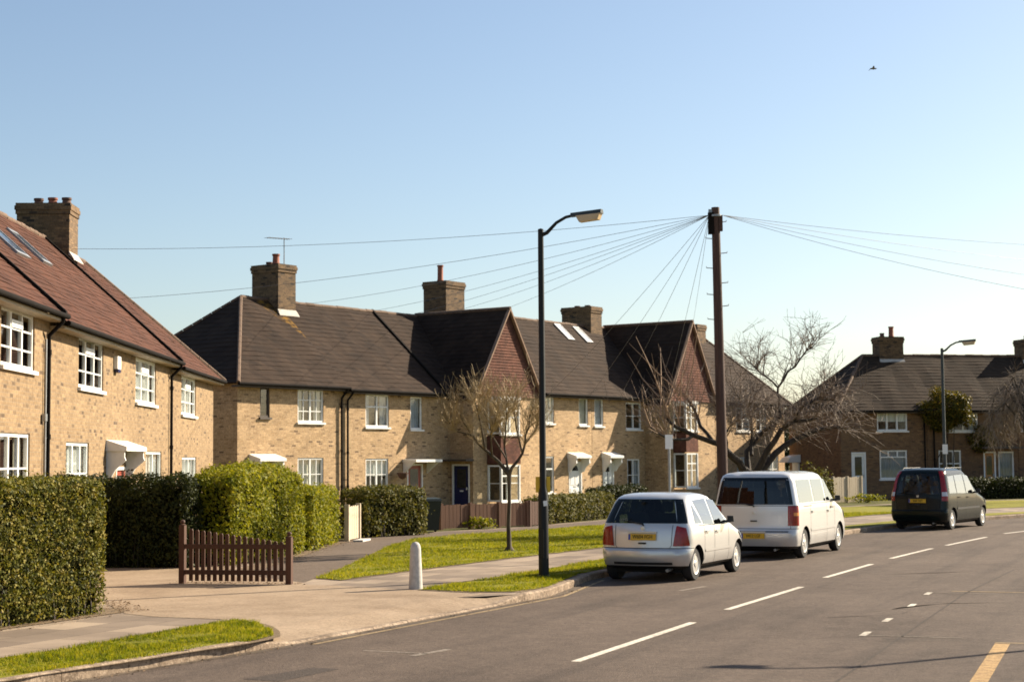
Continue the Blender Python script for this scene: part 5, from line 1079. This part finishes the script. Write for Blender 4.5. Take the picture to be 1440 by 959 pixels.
def car(spec):
    lv = spec['levels']; bow = spec.get('bow', .06)
    def lev(z):
        z = min(max(z, lv[0][0]), lv[-1][0])
        for a, b in zip(lv, lv[1:]):
            if z <= b[0]: u = (z-a[0])/(b[0]-a[0]); return [p+(q-p)*u for p, q in zip(a[1:], b[1:])]
    def rear(y, z, e=0): r, f, w, rr, rf = lev(z); k = w-rr; return Vector((r-bow*(1-min(1, (y/k)**2))-e, y, z))
    def rcorner(a, z, sd, e=0): r, f, w, rr, rf = lev(z); return Vector((r+rr-(rr+e)*math.cos(R(a)), sd*(w-rr+(rr+e)*math.sin(R(a))), z))
    def side(x, z, sd, e=0): r, f, w, rr, rf = lev(z); return Vector((x, sd*(w+e), z))
    def fcorner(a, z, sd, e=0): r, f, w, rr, rf = lev(z); return Vector((f-rf+(rf+e)*math.cos(R(a)), sd*(w-rf+(rf+e)*math.sin(R(a))), z))
    def front(y, z, e=0): r, f, w, rr, rf = lev(z); k = w-rf; return Vector((f+bow*1.5*(1-min(1, (y/k)**2))+e, y, z))
    def ring(z):
        r, f, w, rr, rf = lev(z); P_ = []
        for k in range(7): P_.append(rear(-(w-rr)+(w-rr)*2*k/6, z))          # right to left across the back
        for k in range(1, 7): P_.append(rcorner(90*k/6, z, 1))
        for k in range(1, 13): x0, x1 = r+rr, f-rf; P_.append(side(x0+(x1-x0)*k/12, z, 1))
        for k in range(1, 7): P_.append(fcorner(90-90*k/6, z, 1))
        for k in range(1, 7): P_.append(front((w-rf)-(w-rf)*2*k/6, z))
        for k in range(1, 7): P_.append(fcorner(90*k/6, z, -1))
        for k in range(1, 13): P_.append(side(x1+(x0-x1)*k/12, z, -1))
        for k in range(1, 6): P_.append(rcorner(90-90*k/6, z, -1))
        return P_
    zs = []
    for a, b in zip(lv, lv[1:]):
        n = max(1, round((b[0]-a[0])/.07)); zs += [a[0]+(b[0]-a[0])*k/n for k in range(n)]
    zs.append(lv[-1][0]); m = MB(); rings = [ring(z) for z in zs]; n = len(rings[0])
    for q in rings: m.v += [tuple(p) for p in q]
    for i in range(len(zs)-1):
        for k in range(n): m.f.append((i*n+k, (i+1)*n+k, (i+1)*n+(k+1) % n, i*n+(k+1) % n)); m.m.append(1 if zs[i] < spec.get('trimz', .24) else 0)
    m.f.append(tuple(range(n))); m.m.append(1); e = (len(zs)-1)*n; m.f.append(tuple(reversed([e+k for k in range(n)]))); m.m.append(0)
    rt = empty(spec['name'], spec['loc'], R(90-spec['head']), spec['label'], spec['cat'], spec.get('group'))
    body = m.build('body', [spec['paint'], TRIM, UNDER], rt, 32)
    def recalc(o):
        bm = bmesh.new(); bm.from_mesh(o.data); bmesh.ops.remove_doubles(bm, verts=bm.verts, dist=1e-5); bmesh.ops.recalc_face_normals(bm, faces=bm.faces); bm.to_mesh(o.data); bm.free()
    recalc(body)
    def cut(co_):
        recalc(co_); co_.data.materials.clear(); [co_.data.materials.append(q) for q in (spec['paint'], TRIM, UNDER)]; co_.data.polygons.foreach_set('material_index', [2]*len(co_.data.polygons)); md = body.modifiers.new('cut', 'BOOLEAN'); md.operation = 'DIFFERENCE'; md.solver = 'EXACT'; md.object = co_; md.material_mode = 'INDEX'; co_.parent = rt
        bpy.context.view_layer.update(); me = bpy.data.meshes.new_from_object(body.evaluated_get(bpy.context.evaluated_depsgraph_get()))
        body.modifiers.clear(); body.data = me; bpy.data.objects.remove(co_)
    def ring_in(z, e):
        r, f, w, rr, rf = lev(z); a = rr-.05; b_ = rf-.05; a = max(a, .03); b_ = max(b_, .03); r += e; f -= e; w -= e; P_ = []
        for (cx, cy, rd, t0) in ((r+a, w-a, a, 180), (f-b_, w-b_, b_, 90), (f-b_, -w+b_, b_, 0), (r+a, -w+a, a, -90)):
            for k in range(5): t_ = R(t0-90*k/4); P_.append(Vector((cx+rd*math.cos(t_), cy+rd*math.sin(t_), z)))
        return P_
    cz = spec['cab']; top_ = lv[-1][0]-.055; cv_ = MB(); n_ = 20
    zc = [cz+(top_-cz)*k/12 for k in range(13)]; xmax = spec['cabx']
    for z in zc:
        for p in ring_in(z, .055): cv_.v.append((min(p.x, xmax), p.y, p.z))
    for i_ in range(12):
        for k in range(n_): cv_.f.append((i_*n_+k, i_*n_+(k+1) % n_, (i_+1)*n_+(k+1) % n_, (i_+1)*n_+k)); cv_.m.append(0)
    cv_.f.append(tuple(range(n_))); cv_.m.append(0); cv_.f.append(tuple(reversed(range(12*n_, 13*n_)))); cv_.m.append(0)
    cut(cv_.build('cutter', UNDER))
    def solid(fn, cor, nu, nv):      # window cutter: the patch thickened through the skin
        cm_ = MB(); q = []
        for e in (.06, -.16):
            for a_ in range(nu+1):
                for b_ in range(nv+1):
                    u, v = a_/nu, b_/nv; p_ = [(1-u)*(1-v)*cor[0][k]+u*(1-v)*cor[1][k]+u*v*cor[2][k]+(1-u)*v*cor[3][k] for k in (0, 1)]; cm_.v.append(tuple(fn(p_[0], p_[1], e)))
        S = (nu+1)*(nv+1); I = lambda a_, b_, l: l*S+a_*(nv+1)+b_
        for a_ in range(nu):
            for b_ in range(nv):
                cm_.f.append((I(a_,b_,0), I(a_+1,b_,0), I(a_+1,b_+1,0), I(a_,b_+1,0))); cm_.f.append((I(a_,b_,1), I(a_,b_+1,1), I(a_+1,b_+1,1), I(a_+1,b_,1))); cm_.m += [0, 0]
        for a_ in range(nu):
            cm_.f.append((I(a_,0,0), I(a_,0,1), I(a_+1,0,1), I(a_+1,0,0))); cm_.f.append((I(a_,nv,0), I(a_+1,nv,0), I(a_+1,nv,1), I(a_,nv,1))); cm_.m += [0, 0]
        for b_ in range(nv):
            cm_.f.append((I(0,b_,0), I(0,b_+1,0), I(0,b_+1,1), I(0,b_,1))); cm_.f.append((I(nu,b_,0), I(nu,b_,1), I(nu,b_+1,1), I(nu,b_+1,0))); cm_.m += [0, 0]
        return cm_.build('cutter', TRIM)
    def shrink(cor, k): mx_ = sum(c_[0] for c_ in cor)/4; mz_ = sum(c_[1] for c_ in cor)/4; return [(mx_+(a_-mx_)*k, mz_+(b_-mz_)*k) for a_, b_ in cor]
    cut(solid(lambda y, z, e: rear(y, z, e), shrink(spec['rwin'], .992), 4, 2))
    for sd in (1, -1):
        for cor in spec['swin']: cut(solid(lambda x, z, e: side(x, z, sd, e), shrink(cor, .985), 2, 2))
    cut(solid(lambda y, z, e: front(y, z, e), shrink(spec['wscreen'], .985), 4, 2))
    for (sx, sy) in spec['seats']:
        st_ = MB(); st_.hexa([(sx,sy-.22,cz+.02), (sx+.48,sy-.22,cz+.02), (sx+.48,sy+.22,cz+.02), (sx,sy+.22,cz+.02), (sx+.02,sy-.22,cz+.16), (sx+.48,sy-.21,cz+.18), (sx+.48,sy+.21,cz+.18), (sx+.02,sy+.22,cz+.16)])
        st_.hexa([(sx-.04,sy-.22,cz+.1), (sx+.09,sy-.22,cz+.1), (sx+.09,sy+.22,cz+.1), (sx-.04,sy+.22,cz+.1), (sx-.2,sy-.18,cz+.68), (sx-.1,sy-.18,cz+.68), (sx-.1,sy+.18,cz+.68), (sx-.2,sy+.18,cz+.68)])
        sb_ = st_.build('seat', SEATM, rt); hr_ = MB(); hr_.lathe([(.0,-.1), (.07,-.1), (.1,-.06), (.1,.05), (.07,.09), (.0,.09)], 12, 0, Matrix.Translation((sx-.19,sy,cz+.80)) @ Matrix.Diagonal((.55,1.15,1,1))); hr_.build('head_restraint', SEATM, sb_, 50)
    da_ = MB(); x_ = spec['cabx']; da_.hexa([(x_-.5,-.62,cz+.05), (x_-.05,-.6,cz+.05), (x_-.05,.6,cz+.05), (x_-.5,.62,cz+.05), (x_-.42,-.62,cz+.40), (x_-.05,-.55,cz+.36), (x_-.05,.55,cz+.36), (x_-.42,.62,cz+.40)]); da_.build('dashboard', TRIM, rt)
    sw_ = MB(); ctr = Vector((x_-.55,-.34,cz+.45)); sw_.tube([ctr+Vector((.06*math.sin(a_),.17*math.cos(a_),.16*math.sin(a_))) for a_ in [2*math.pi*k/16 for k in range(17)]], .014, 6); sw_.build('steering_wheel', TRIM, rt, 60)
    # wheel arches cut out of the body
    wr = spec['wr']; W = lev(.5)[2]
    for i, x in enumerate(spec['axles']):
        for sd in (1, -1):
            c = MB(); c.lathe([(wr+.055,0), (wr+.055,.5)], 28, 0, Matrix.Translation((x, sd*(W-.24)-(.0 if sd > 0 else .5), wr)) @ Matrix.Rotation(R(-90), 4, 'X')); co_ = c.build('cutter', UNDER)
            cut(co_)
    body.data.polygons.foreach_set('use_smooth', [True]*len(body.data.polygons)); body.data.set_sharp_from_angle(angle=R(32))
    def grid(fn, cor, nu, nv):       # bilinear parameter patch
        mb = MB(); q = [[None]*(nv+1) for _ in range(nu+1)]
        for i in range(nu+1):
            for j in range(nv+1):
                u, v = i/nu, j/nv; a = [(1-u)*(1-v)*cor[0][k]+u*(1-v)*cor[1][k]+u*v*cor[2][k]+(1-u)*v*cor[3][k] for k in (0, 1)]; q[i][j] = fn(*a)
        for i in range(nu):
            for j in range(nv): mb.quad(q[i][j], q[i+1][j], q[i+1][j+1], q[i][j+1])
        return mb
    E1 = .005
    grid(lambda y, z: rear(y, z, E1), spec['rwin'], 10, 8).build('rear_window', spec.get('rglass', CGLT), rt, 40)
    if 'rwin_c' in spec:
        for sd in (1, -1): grid(lambda a, z: rcorner(a, z, sd, E1), spec['rwin_c'], 5, 8).build('rear_corner_glass', CGLASS, rt, 40)
    for sd in (1, -1):
        for cor in spec['swin']:
            grid(lambda x, z: side(x, z, sd, E1), cor, 6, 6).build('side_window', CGLS, rt, 40)
        tl = grid(lambda a, z: rcorner(a, z, sd, .012), spec['tail'], 7, 7).build('tail_lamp', REDL, rt, 40)
        if 'tail_r' in spec: grid(lambda y, z: rear(sd*y, z, .012), spec['tail_r'], 2, 6).build('lamp_inner', REDL, tl, 40)
        if 'amber' in spec: grid(lambda a, z: rcorner(a, z, sd, .015), spec['amber'], 6, 2).build('indicator', spec.get('ambm', AMBERL), tl, 40)
        grid(lambda a, z: fcorner(a, z, sd, .012), spec['headl'], 6, 4).build('headlamp', CLEARL, rt, 40)
        sm = MB()
        for (xa, za, xb, zb) in spec['seams']:
            d = Vector((xb-xa, 0, zb-za)).normalized(); pn = Vector((-d.z, 0, d.x))*.005
            nn = 8
            for k in range(nn):
                u0, u1 = k/nn, (k+1)/nn; A = (xa+(xb-xa)*u0, za+(zb-za)*u0); B = (xa+(xb-xa)*u1, za+(zb-za)*u1)
                sm.quad(side(A[0]-pn.x, A[1]-pn.z, sd, .002), side(B[0]-pn.x, B[1]-pn.z, sd, .002), side(B[0]+pn.x, B[1]+pn.z, sd, .002), side(A[0]+pn.x, A[1]+pn.z, sd, .002))
        sm.build('door_seam', UNDER, rt)
        for (x, z) in spec['handles']:
            c = side(x, z, sd, .02); h = MB(); h.obox(c, (.09,0,0), (0,.014,0), (0,0,.014)); h.build('door_handle', spec.get('handm', spec['paint']), rt)
        for (x0, x1, z, hh) in spec['strips']:
            s_ = grid(lambda x, zz: side(x, zz, sd, .012), [(x0, z-hh), (x1, z-hh), (x1, z+hh), (x0, z+hh)], 12, 2); s_.build('side_moulding', spec.get('stripm', TRIM), rt, 40)
        x, z = spec['mirror']; c = side(x, z, sd); mm = MB(); mm.obox(c+Vector((0,sd*.05,.0)), (.04,0,0), (0,.07,0), (0,0,.025)); mm.hexa([tuple(c+Vector(q)) for q in ((-.03,sd*.07,-.01), (.06,sd*.08,-.0), (.06,sd*.18,.0), (-.03,sd*.20,-.01), (-.03,sd*.07,.105), (.03,sd*.08,.10), (.03,sd*.17,.10), (-.03,sd*.19,.10))]); mm.build('door_mirror', TRIM, rt)
        if 'rail' in spec:
            x0, x1, yy, zz = spec['rail']; rl = MB(); rl.tube([(x0,sd*yy,zz-.05), (x0+.08,sd*yy,zz), (x1-.08,sd*yy,zz), (x1,sd*yy,zz-.05)], .011, 6); rl.build('roof_rail', spec.get('railm', TRIM), rt, 60)
        for x in spec['axles']:
            yo = lev(wr)[2]-.015; Mx = Matrix.Translation((x, sd*yo, wr)) @ Matrix.Rotation(R(-90*sd), 4, 'X')    # local +z points outboard
            tw = MB(); tw.lathe([(wr*.62,-.19), (wr*.93,-.185), (wr,-.15), (wr,-.03), (wr*.93,-.003), (wr*.66,.0), (wr*.64,-.02), (wr*.64,-.12), (.0,-.125)], 28, 0, Mx); wl_ = tw.build('wheel', TYRE, rt, 40)
            rm = MB(); ro_ = wr*.655; rm.lathe([(ro_,-.012), (ro_*.95,.004), (ro_*.87,-.004), (ro_*.86,-.05)], 28, 0, Mx); rm.lathe([(.0,.004), (.05,.002), (.065,-.012), (.065,-.05)], 14, 0, Mx)
            ns = spec.get('spokes', 5)
            for k in range(ns):
                a = 2*math.pi*k/ns+.3
                def sp_(r, da, z): return Mx @ Vector((r*math.cos(a+da), r*math.sin(a+da), z))
                w0, w1 = spec.get('spw', (.42, .26)); rm.hexa([sp_(.05,-w0,-.045), sp_(.05,w0,-.045), sp_(ro_*.9,w1,-.05), sp_(ro_*.9,-w1,-.05), sp_(.05,-w0,-.006), sp_(.05,w0,-.006), sp_(ro_*.9,w1,-.012), sp_(ro_*.9,-w1,-.012)])
            rm.build('rim', ALLOY, wl_, 40)
    for (za, zb, mat_) in spec.get('rbands', []):
        w_ = lev(za)[2]-lev(za)[3]; grid(lambda y, z: rear(y, z, .006), [(-w_, za), (w_, za), (w_, zb), (-w_, zb)], 10, 2).build('bumper_moulding', mat_, rt, 40)
    sm = MB()
    for z in spec['rseams']:
        w_ = lev(z)[2]-lev(z)[3]
        for k in range(12): y0 = -w_+2*w_*k/12; y1 = y0+2*w_/12; sm.quad(rear(y0,z-.006,.002), rear(y1,z-.006,.002), rear(y1,z+.006,.002), rear(y0,z+.006,.002))
        for sd in (1, -1):
            for k in range(6): sm.quad(rcorner(15*k,z-.006,sd,.002), rcorner(15*k+15,z-.006,sd,.002), rcorner(15*k+15,z+.006,sd,.002), rcorner(15*k,z+.006,sd,.002))
    for (ya, za, yb, zb) in spec['rlines']:
        for sd in (1, -1):
            for k in range(8): u0, u1 = k/8, (k+1)/8; sm.quad(rear(sd*(ya+(yb-ya)*u0)-.005,za+(zb-za)*u0,.002), rear(sd*(ya+(yb-ya)*u0)+.005,za+(zb-za)*u0,.002), rear(sd*(ya+(yb-ya)*u1)+.005,za+(zb-za)*u1,.002), rear(sd*(ya+(yb-ya)*u1)-.005,za+(zb-za)*u1,.002))
    sm.build('tailgate_seam', UNDER, rt)
    # plate
    pz, py, text = spec['plate']; c = rear(py, pz, .022); tl_ = (rear(py,pz+.05)-rear(py,pz-.05)).normalized()
    m = MB(); m.obox(c, (.006,0,0), (0,.26,0), tl_*.056); pl = m.build('number_plate', PLATEY, rt)
    m = MB(); m.obox(c+Vector((-.0065,.24,0)), (.001,0,0), (0,.018,0), tl_*.052); m.build('plate_band', EUBLUE, pl)
    tx = txt(text, .098, UNDER, pl); tx.matrix_local = Matrix.Translation(c+Vector((-.008,-.01,0))) @ Matrix(((0,0,-1,0), (-1,0,0,0), (0,1,0,0), (0,0,0,1))); tx.scale = (.82,1,1)
    m = MB(); m.obox(rear(py,pz+.085,.02), (.018,0,0), (0,.27,0), (0,0,.014)); m.build('plate_lamp_strip', spec.get('platestrip', spec['paint']), rt)
    # wiper, badge, high brake lamp
    wz = spec['wiper']; m = MB(); a = rear(.0,wz,.03); b = rear(.38,wz+.05,.03); m.tube([a-Vector((0,0,.03)), a, rear(.2,wz+.035,.035), b], [.02,.016,.011,.007], 6); m.build('rear_wiper', TRIM, rt, 60)
    m = MB(); m.obox(rear(0,spec['plate'][0]-.11 if spec['plate'][0] > .6 else .82,.012), (.014,0,0), (0,.07,0), (0,0,.014)); m.build('tailgate_handle', TRIM, rt)
    m = MB(); m.lathe([(.04,0), (.04,.012), (.0,.016)], 16, 0, Matrix.Translation(rear(0,spec['badge'],.0)) @ Matrix.Rotation(R(-90), 4, 'Y')); m.build('badge', ALLOY, rt, 40)
    fw = spec['wscreen']; grid(lambda y, z: front(y, z, .006), fw, 10, 6).build('windscreen', CGLS, rt, 40)
    m = MB(); m.obox((spec['L']*.5,0,.2), (spec['L']*.42,0,0), (0,W*.72,0), (0,0,.05)); m.build('underbody', UNDER, rt)
    m = MB(); m.tube([(.03,-.45,.2), (.35,-.45,.22)], .03, 8); m.build('exhaust', STEEL, rt, 60)
    return rt, side, rear
VG = 'cars parked along the kerb'
car(dict(name='parked_car', loc=(2.30,30.04,0), head=25, L=3.6, paint=SILVER, label='small silver-white hatchback parked nearest the camera, dark rear window', cat='car', group=VG, bow=.07,
  levels=[(.23,.16,3.4,.75,.2,.3), (.28,.05,3.52,.82,.26,.4), (.36,-.0,3.58,.85,.32,.5), (.46,-.025,3.6,.862,.33,.5), (.545,-.005,3.58,.864,.31,.5), (.575,.03,3.57,.864,.28,.5), (.60,.06,3.56,.864,.26,.5), (.70,.07,3.5,.867,.25,.5), (.80,.08,3.36,.865,.24,.5), (.90,.095,3.08,.858,.23,.55), (.98,.12,2.82,.846,.22,.5), (1.04,.15,2.66,.832,.22,.45), (1.12,.195,2.5,.81,.21,.4), (1.38,.34,2.08,.725,.2,.35), (1.47,.42,1.9,.69,.22,.35), (1.525,.52,1.72,.62,.25,.35), (1.555,.7,1.5,.5,.25,.3), (1.57,1.0,1.3,.25,.12,.12)],
  axles=(.55,2.97), wr=.295, rwin=[(-.615,1.03), (.615,1.03), (.483,1.455), (-.483,1.455)], rwin_c=[(-1,1.03), (50,1.03), (40,1.455), (-1,1.455)],
  swin=[[(.46,1.02), (.84,1.01), (.70,1.20), (.53,1.40)], [(.91,.995), (1.47,.975), (1.38,1.45), (.66,1.43)], [(1.53,.975), (2.24,.965), (1.83,1.40), (1.44,1.45)]],
  tail=[(-1,.63), (58,.64), (40,.95), (-1,.99)], tail_r=[(.56,.63), (.615,.63), (.63,.99), (.612,.985)], headl=[(20,.62), (85,.66), (85,.80), (20,.72)],
  seams=[(.92,.36,.92,.98), (1.49,.28,1.49,.98), (2.33,.28,2.33,.95), (.62,.98,2.3,.96), (.92,.28,2.33,.28)], handles=[(1.06,.86), (1.64,.845)], strips=[(.95,2.5,.52,.022)], stripm=SILVER, mirror=(2.14,1.0),
  rseams=[.592], rlines=[(.50,.60,.53,.64), (.53,.64,.545,1.0)], rbands=[(.30,.345,TRIM)], cab=.52, cabx=2.75, seats=[(.72,.3), (.72,-.3), (1.55,.36), (1.55,-.36)], plate=(.79,.0,'W604 FGH'), wiper=1.02, badge=.94, wscreen=[(-.45,1.10), (.45,1.10), (.38,1.42), (-.38,1.42)], spokes=5))
vr, vside, vrear = car(dict(name='parked_van', loc=(5.20,36.34,0), head=25, L=4.66, paint=VANW, label='white passenger van parked between the hatchback and the green people carrier', cat='van', group=VG, bow=.05,
  levels=[(.22,.14,4.45,.84,.2,.3), (.28,.03,4.58,.91,.2,.4), (.42,-.02,4.64,.935,.2,.45), (.56,-.02,4.66,.94,.2,.45), (.60,.02,4.65,.94,.17,.45), (.66,.045,4.63,.94,.16,.45), (.9,.055,4.5,.94,.15,.45), (1.02,.06,4.3,.938,.15,.5), (1.10,.065,4.0,.935,.15,.5), (1.18,.075,3.75,.925,.15,.5), (1.5,.12,3.25,.865,.15,.4), (1.70,.155,2.95,.825,.16,.4), (1.79,.20,2.78,.79,.18,.4), (1.84,.28,2.6,.72,.22,.35), (1.87,.42,2.4,.58,.22,.3), (1.885,.9,2.0,.3,.15,.15)],
  axles=(.78,3.78), wr=.32, rwin=[(-.777,1.17), (.777,1.17), (.655,1.75), (-.655,1.75)], rwin_c=[(-1,1.17), (30,1.17), (30,1.75), (-1,1.75)],
  swin=[[(.32,1.2), (1.5,1.2), (1.5,1.7), (.36,1.7)], [(1.57,1.2), (2.55,1.2), (2.5,1.7), (1.57,1.7)], [(2.63,1.2), (3.22,1.2), (2.72,1.68), (2.6,1.7)]],
  tail=[(-1,.72), (85,.72), (82,1.14), (-1,1.14)], tail_r=[(.745,.72), (.785,.72), (.782,1.14), (.745,1.14)], amber=[(30,.93), (84,.93), (84,1.0), (30,1.0)], ambm=AMBERL, headl=[(20,.72), (85,.78), (85,.95), (20,.86)],
  seams=[(1.2,.3,1.2,1.15), (2.6,.3,2.6,1.16), (3.3,.3,3.3,1.12), (1.2,1.17,3.3,1.16)], handles=[(1.35,1.0), (2.72,.98)], strips=[(1.2,3.35,.60,.03)], stripm=VANW, mirror=(3.18,1.2),
  rseams=[.655, 1.145], rlines=[(.80,.66,.80,1.1)], rbands=[(.585,.605,TRIM)], cab=.6, cabx=3.5, rglass=CGLD, seats=[(1.2,.4), (1.2,-.2), (2.1,.4), (2.1,-.2), (2.85,.42), (2.85,-.42)], plate=(.50,.0,'V412 LGF'), wiper=1.15, badge=1.0, wscreen=[(-.42,1.22), (.42,1.22), (.38,1.66), (-.38,1.66)], spokes=6, spw=(.3,.16)))
for sd in (1, -1):
    m = MB(); 
    for k, (x, w_, h_) in enumerate(((2.90,.03,.03), (2.97,.025,.05), (3.05,.035,.03), (3.13,.025,.035), (3.2,.02,.03))): m.obox(vside(x,1.04,sd,.003), (w_*.5,0,0), (0,.002,0), (0,0,h_*.5))
    m.build('side_script', plain('dark_decal', (.05,.05,.055), .5), vr)
    m = MB()
    for k in range(8): m.obox(vside(1.3-.09*k,1.12,sd,.003), (.03,0,0), (0,.002,0), (0,0,.008))
    m.build('side_decal', bpy.data.materials['dark_decal'], vr)
car(dict(name='parked_car', loc=(12.0,49.83,0), head=33, L=4.19, paint=GREEN, label='dark green people carrier with tall red pillar lamps, parked farthest along the kerb', cat='car', group=VG, bow=.05,
  levels=[(.22,.14,4.0,.78,.2,.3), (.28,.03,4.12,.84,.2,.4), (.42,-.02,4.18,.865,.2,.45), (.56,-.02,4.19,.87,.2,.45), (.6,.03,4.18,.87,.18,.45), (.8,.05,4.08,.872,.18,.45), (.92,.06,3.8,.87,.18,.5), (1.0,.07,3.5,.865,.18,.5), (1.08,.085,3.25,.855,.18,.45), (1.45,.16,2.7,.79,.18,.4), (1.64,.22,2.4,.75,.2,.4), (1.74,.29,2.22,.70,.22,.35), (1.79,.4,2.05,.6,.22,.3), (1.82,.9,1.7,.3,.15,.15)],
  axles=(.66,3.56), wr=.305, rwin=[(-.66,1.06), (.66,1.06), (.54,1.66), (-.54,1.66)],
  swin=[[(.36,1.08), (.98,1.08), (.98,1.6), (.45,1.58)], [(1.05,1.07), (1.85,1.06), (1.8,1.62), (1.05,1.61)], [(1.92,1.06), (2.72,1.05), (2.28,1.58), (1.88,1.62)]],
  tail=[(8,.86), (72,.86), (52,1.74), (18,1.74)], amber=[(12,1.0), (66,1.0), (64,1.12), (14,1.12)], ambm=CLEARL, headl=[(20,.66), (85,.72), (85,.88), (20,.8)],
  seams=[(1.02,.36,1.02,1.05), (1.88,.28,1.88,1.05), (2.85,.28,2.85,1.03)], handles=[(1.2,.95), (2.02,.94)], handm=GREEN, strips=[(1.02,3.1,.62,.03)], stripm=TRIM, mirror=(2.72,1.07),
  rseams=[.59], rlines=[(.64,.6,.66,1.05)], cab=.6, cabx=3.2, seats=[(.95,.4), (.95,-.4), (1.95,.38), (1.95,-.38)], plate=(.86,.0,'Y68 OJD'), wiper=1.05, badge=1.0, wscreen=[(-.42,1.15), (.42,1.15), (.36,1.58), (-.36,1.58)], rail=(.6,2.2,.64,1.825), railm=TRIM, platestrip=TRIM))
# ------------------------------------------------------------------ light, sky, render settings
w = bpy.data.worlds.new('World'); SC.world = w; w.use_nodes = True; nt = w.node_tree
sky = nt.nodes.new('ShaderNodeTexSky'); sky.sky_type = 'NISHITA'; sky.sun_disc = False
EL, AZ = R(31), R(58)       # AZ: degrees right of straight ahead
sky.sun_elevation = EL; sky.sun_rotation = AZ; sky.altitude = 30; sky.air_density = 1.0; sky.dust_density = 1.0; sky.ozone_density = 1.3
hs = nt.nodes.new('ShaderNodeHueSaturation'); hs.inputs['Saturation'].default_value = .98; L(nt, sky.outputs[0], hs.inputs['Color'])
bg = nt.nodes['Background']; L(nt, hs.outputs[0], bg.inputs[0]); bg.inputs[1].default_value = .06
sl = bpy.data.lights.new('Sun', 'SUN'); sl.energy = 5.0; sl.angle = R(.5); sl.color = (1.,.87,.67)
so = bpy.data.objects.new('Sun', sl); COL.objects.link(so)
sd = Vector((math.sin(AZ)*math.cos(EL), math.cos(AZ)*math.cos(EL), math.sin(EL))); so.rotation_euler = sd.to_track_quat('Z', 'Y').to_euler(); so.location = (20,20,40)
vs = SC.view_settings; vs.view_transform = 'Standard'; vs.look = 'None'; vs.gamma = 1; vs.use_curve_mapping = False; vs.exposure = 1.3
SC.cycles.max_bounces = 6; SC.cycles.transparent_max_bounces = 8; SC.cycles.use_denoising = True; SC.cycles.filter_width = 1.7
SC.cycles.sample_clamp_indirect = 4.
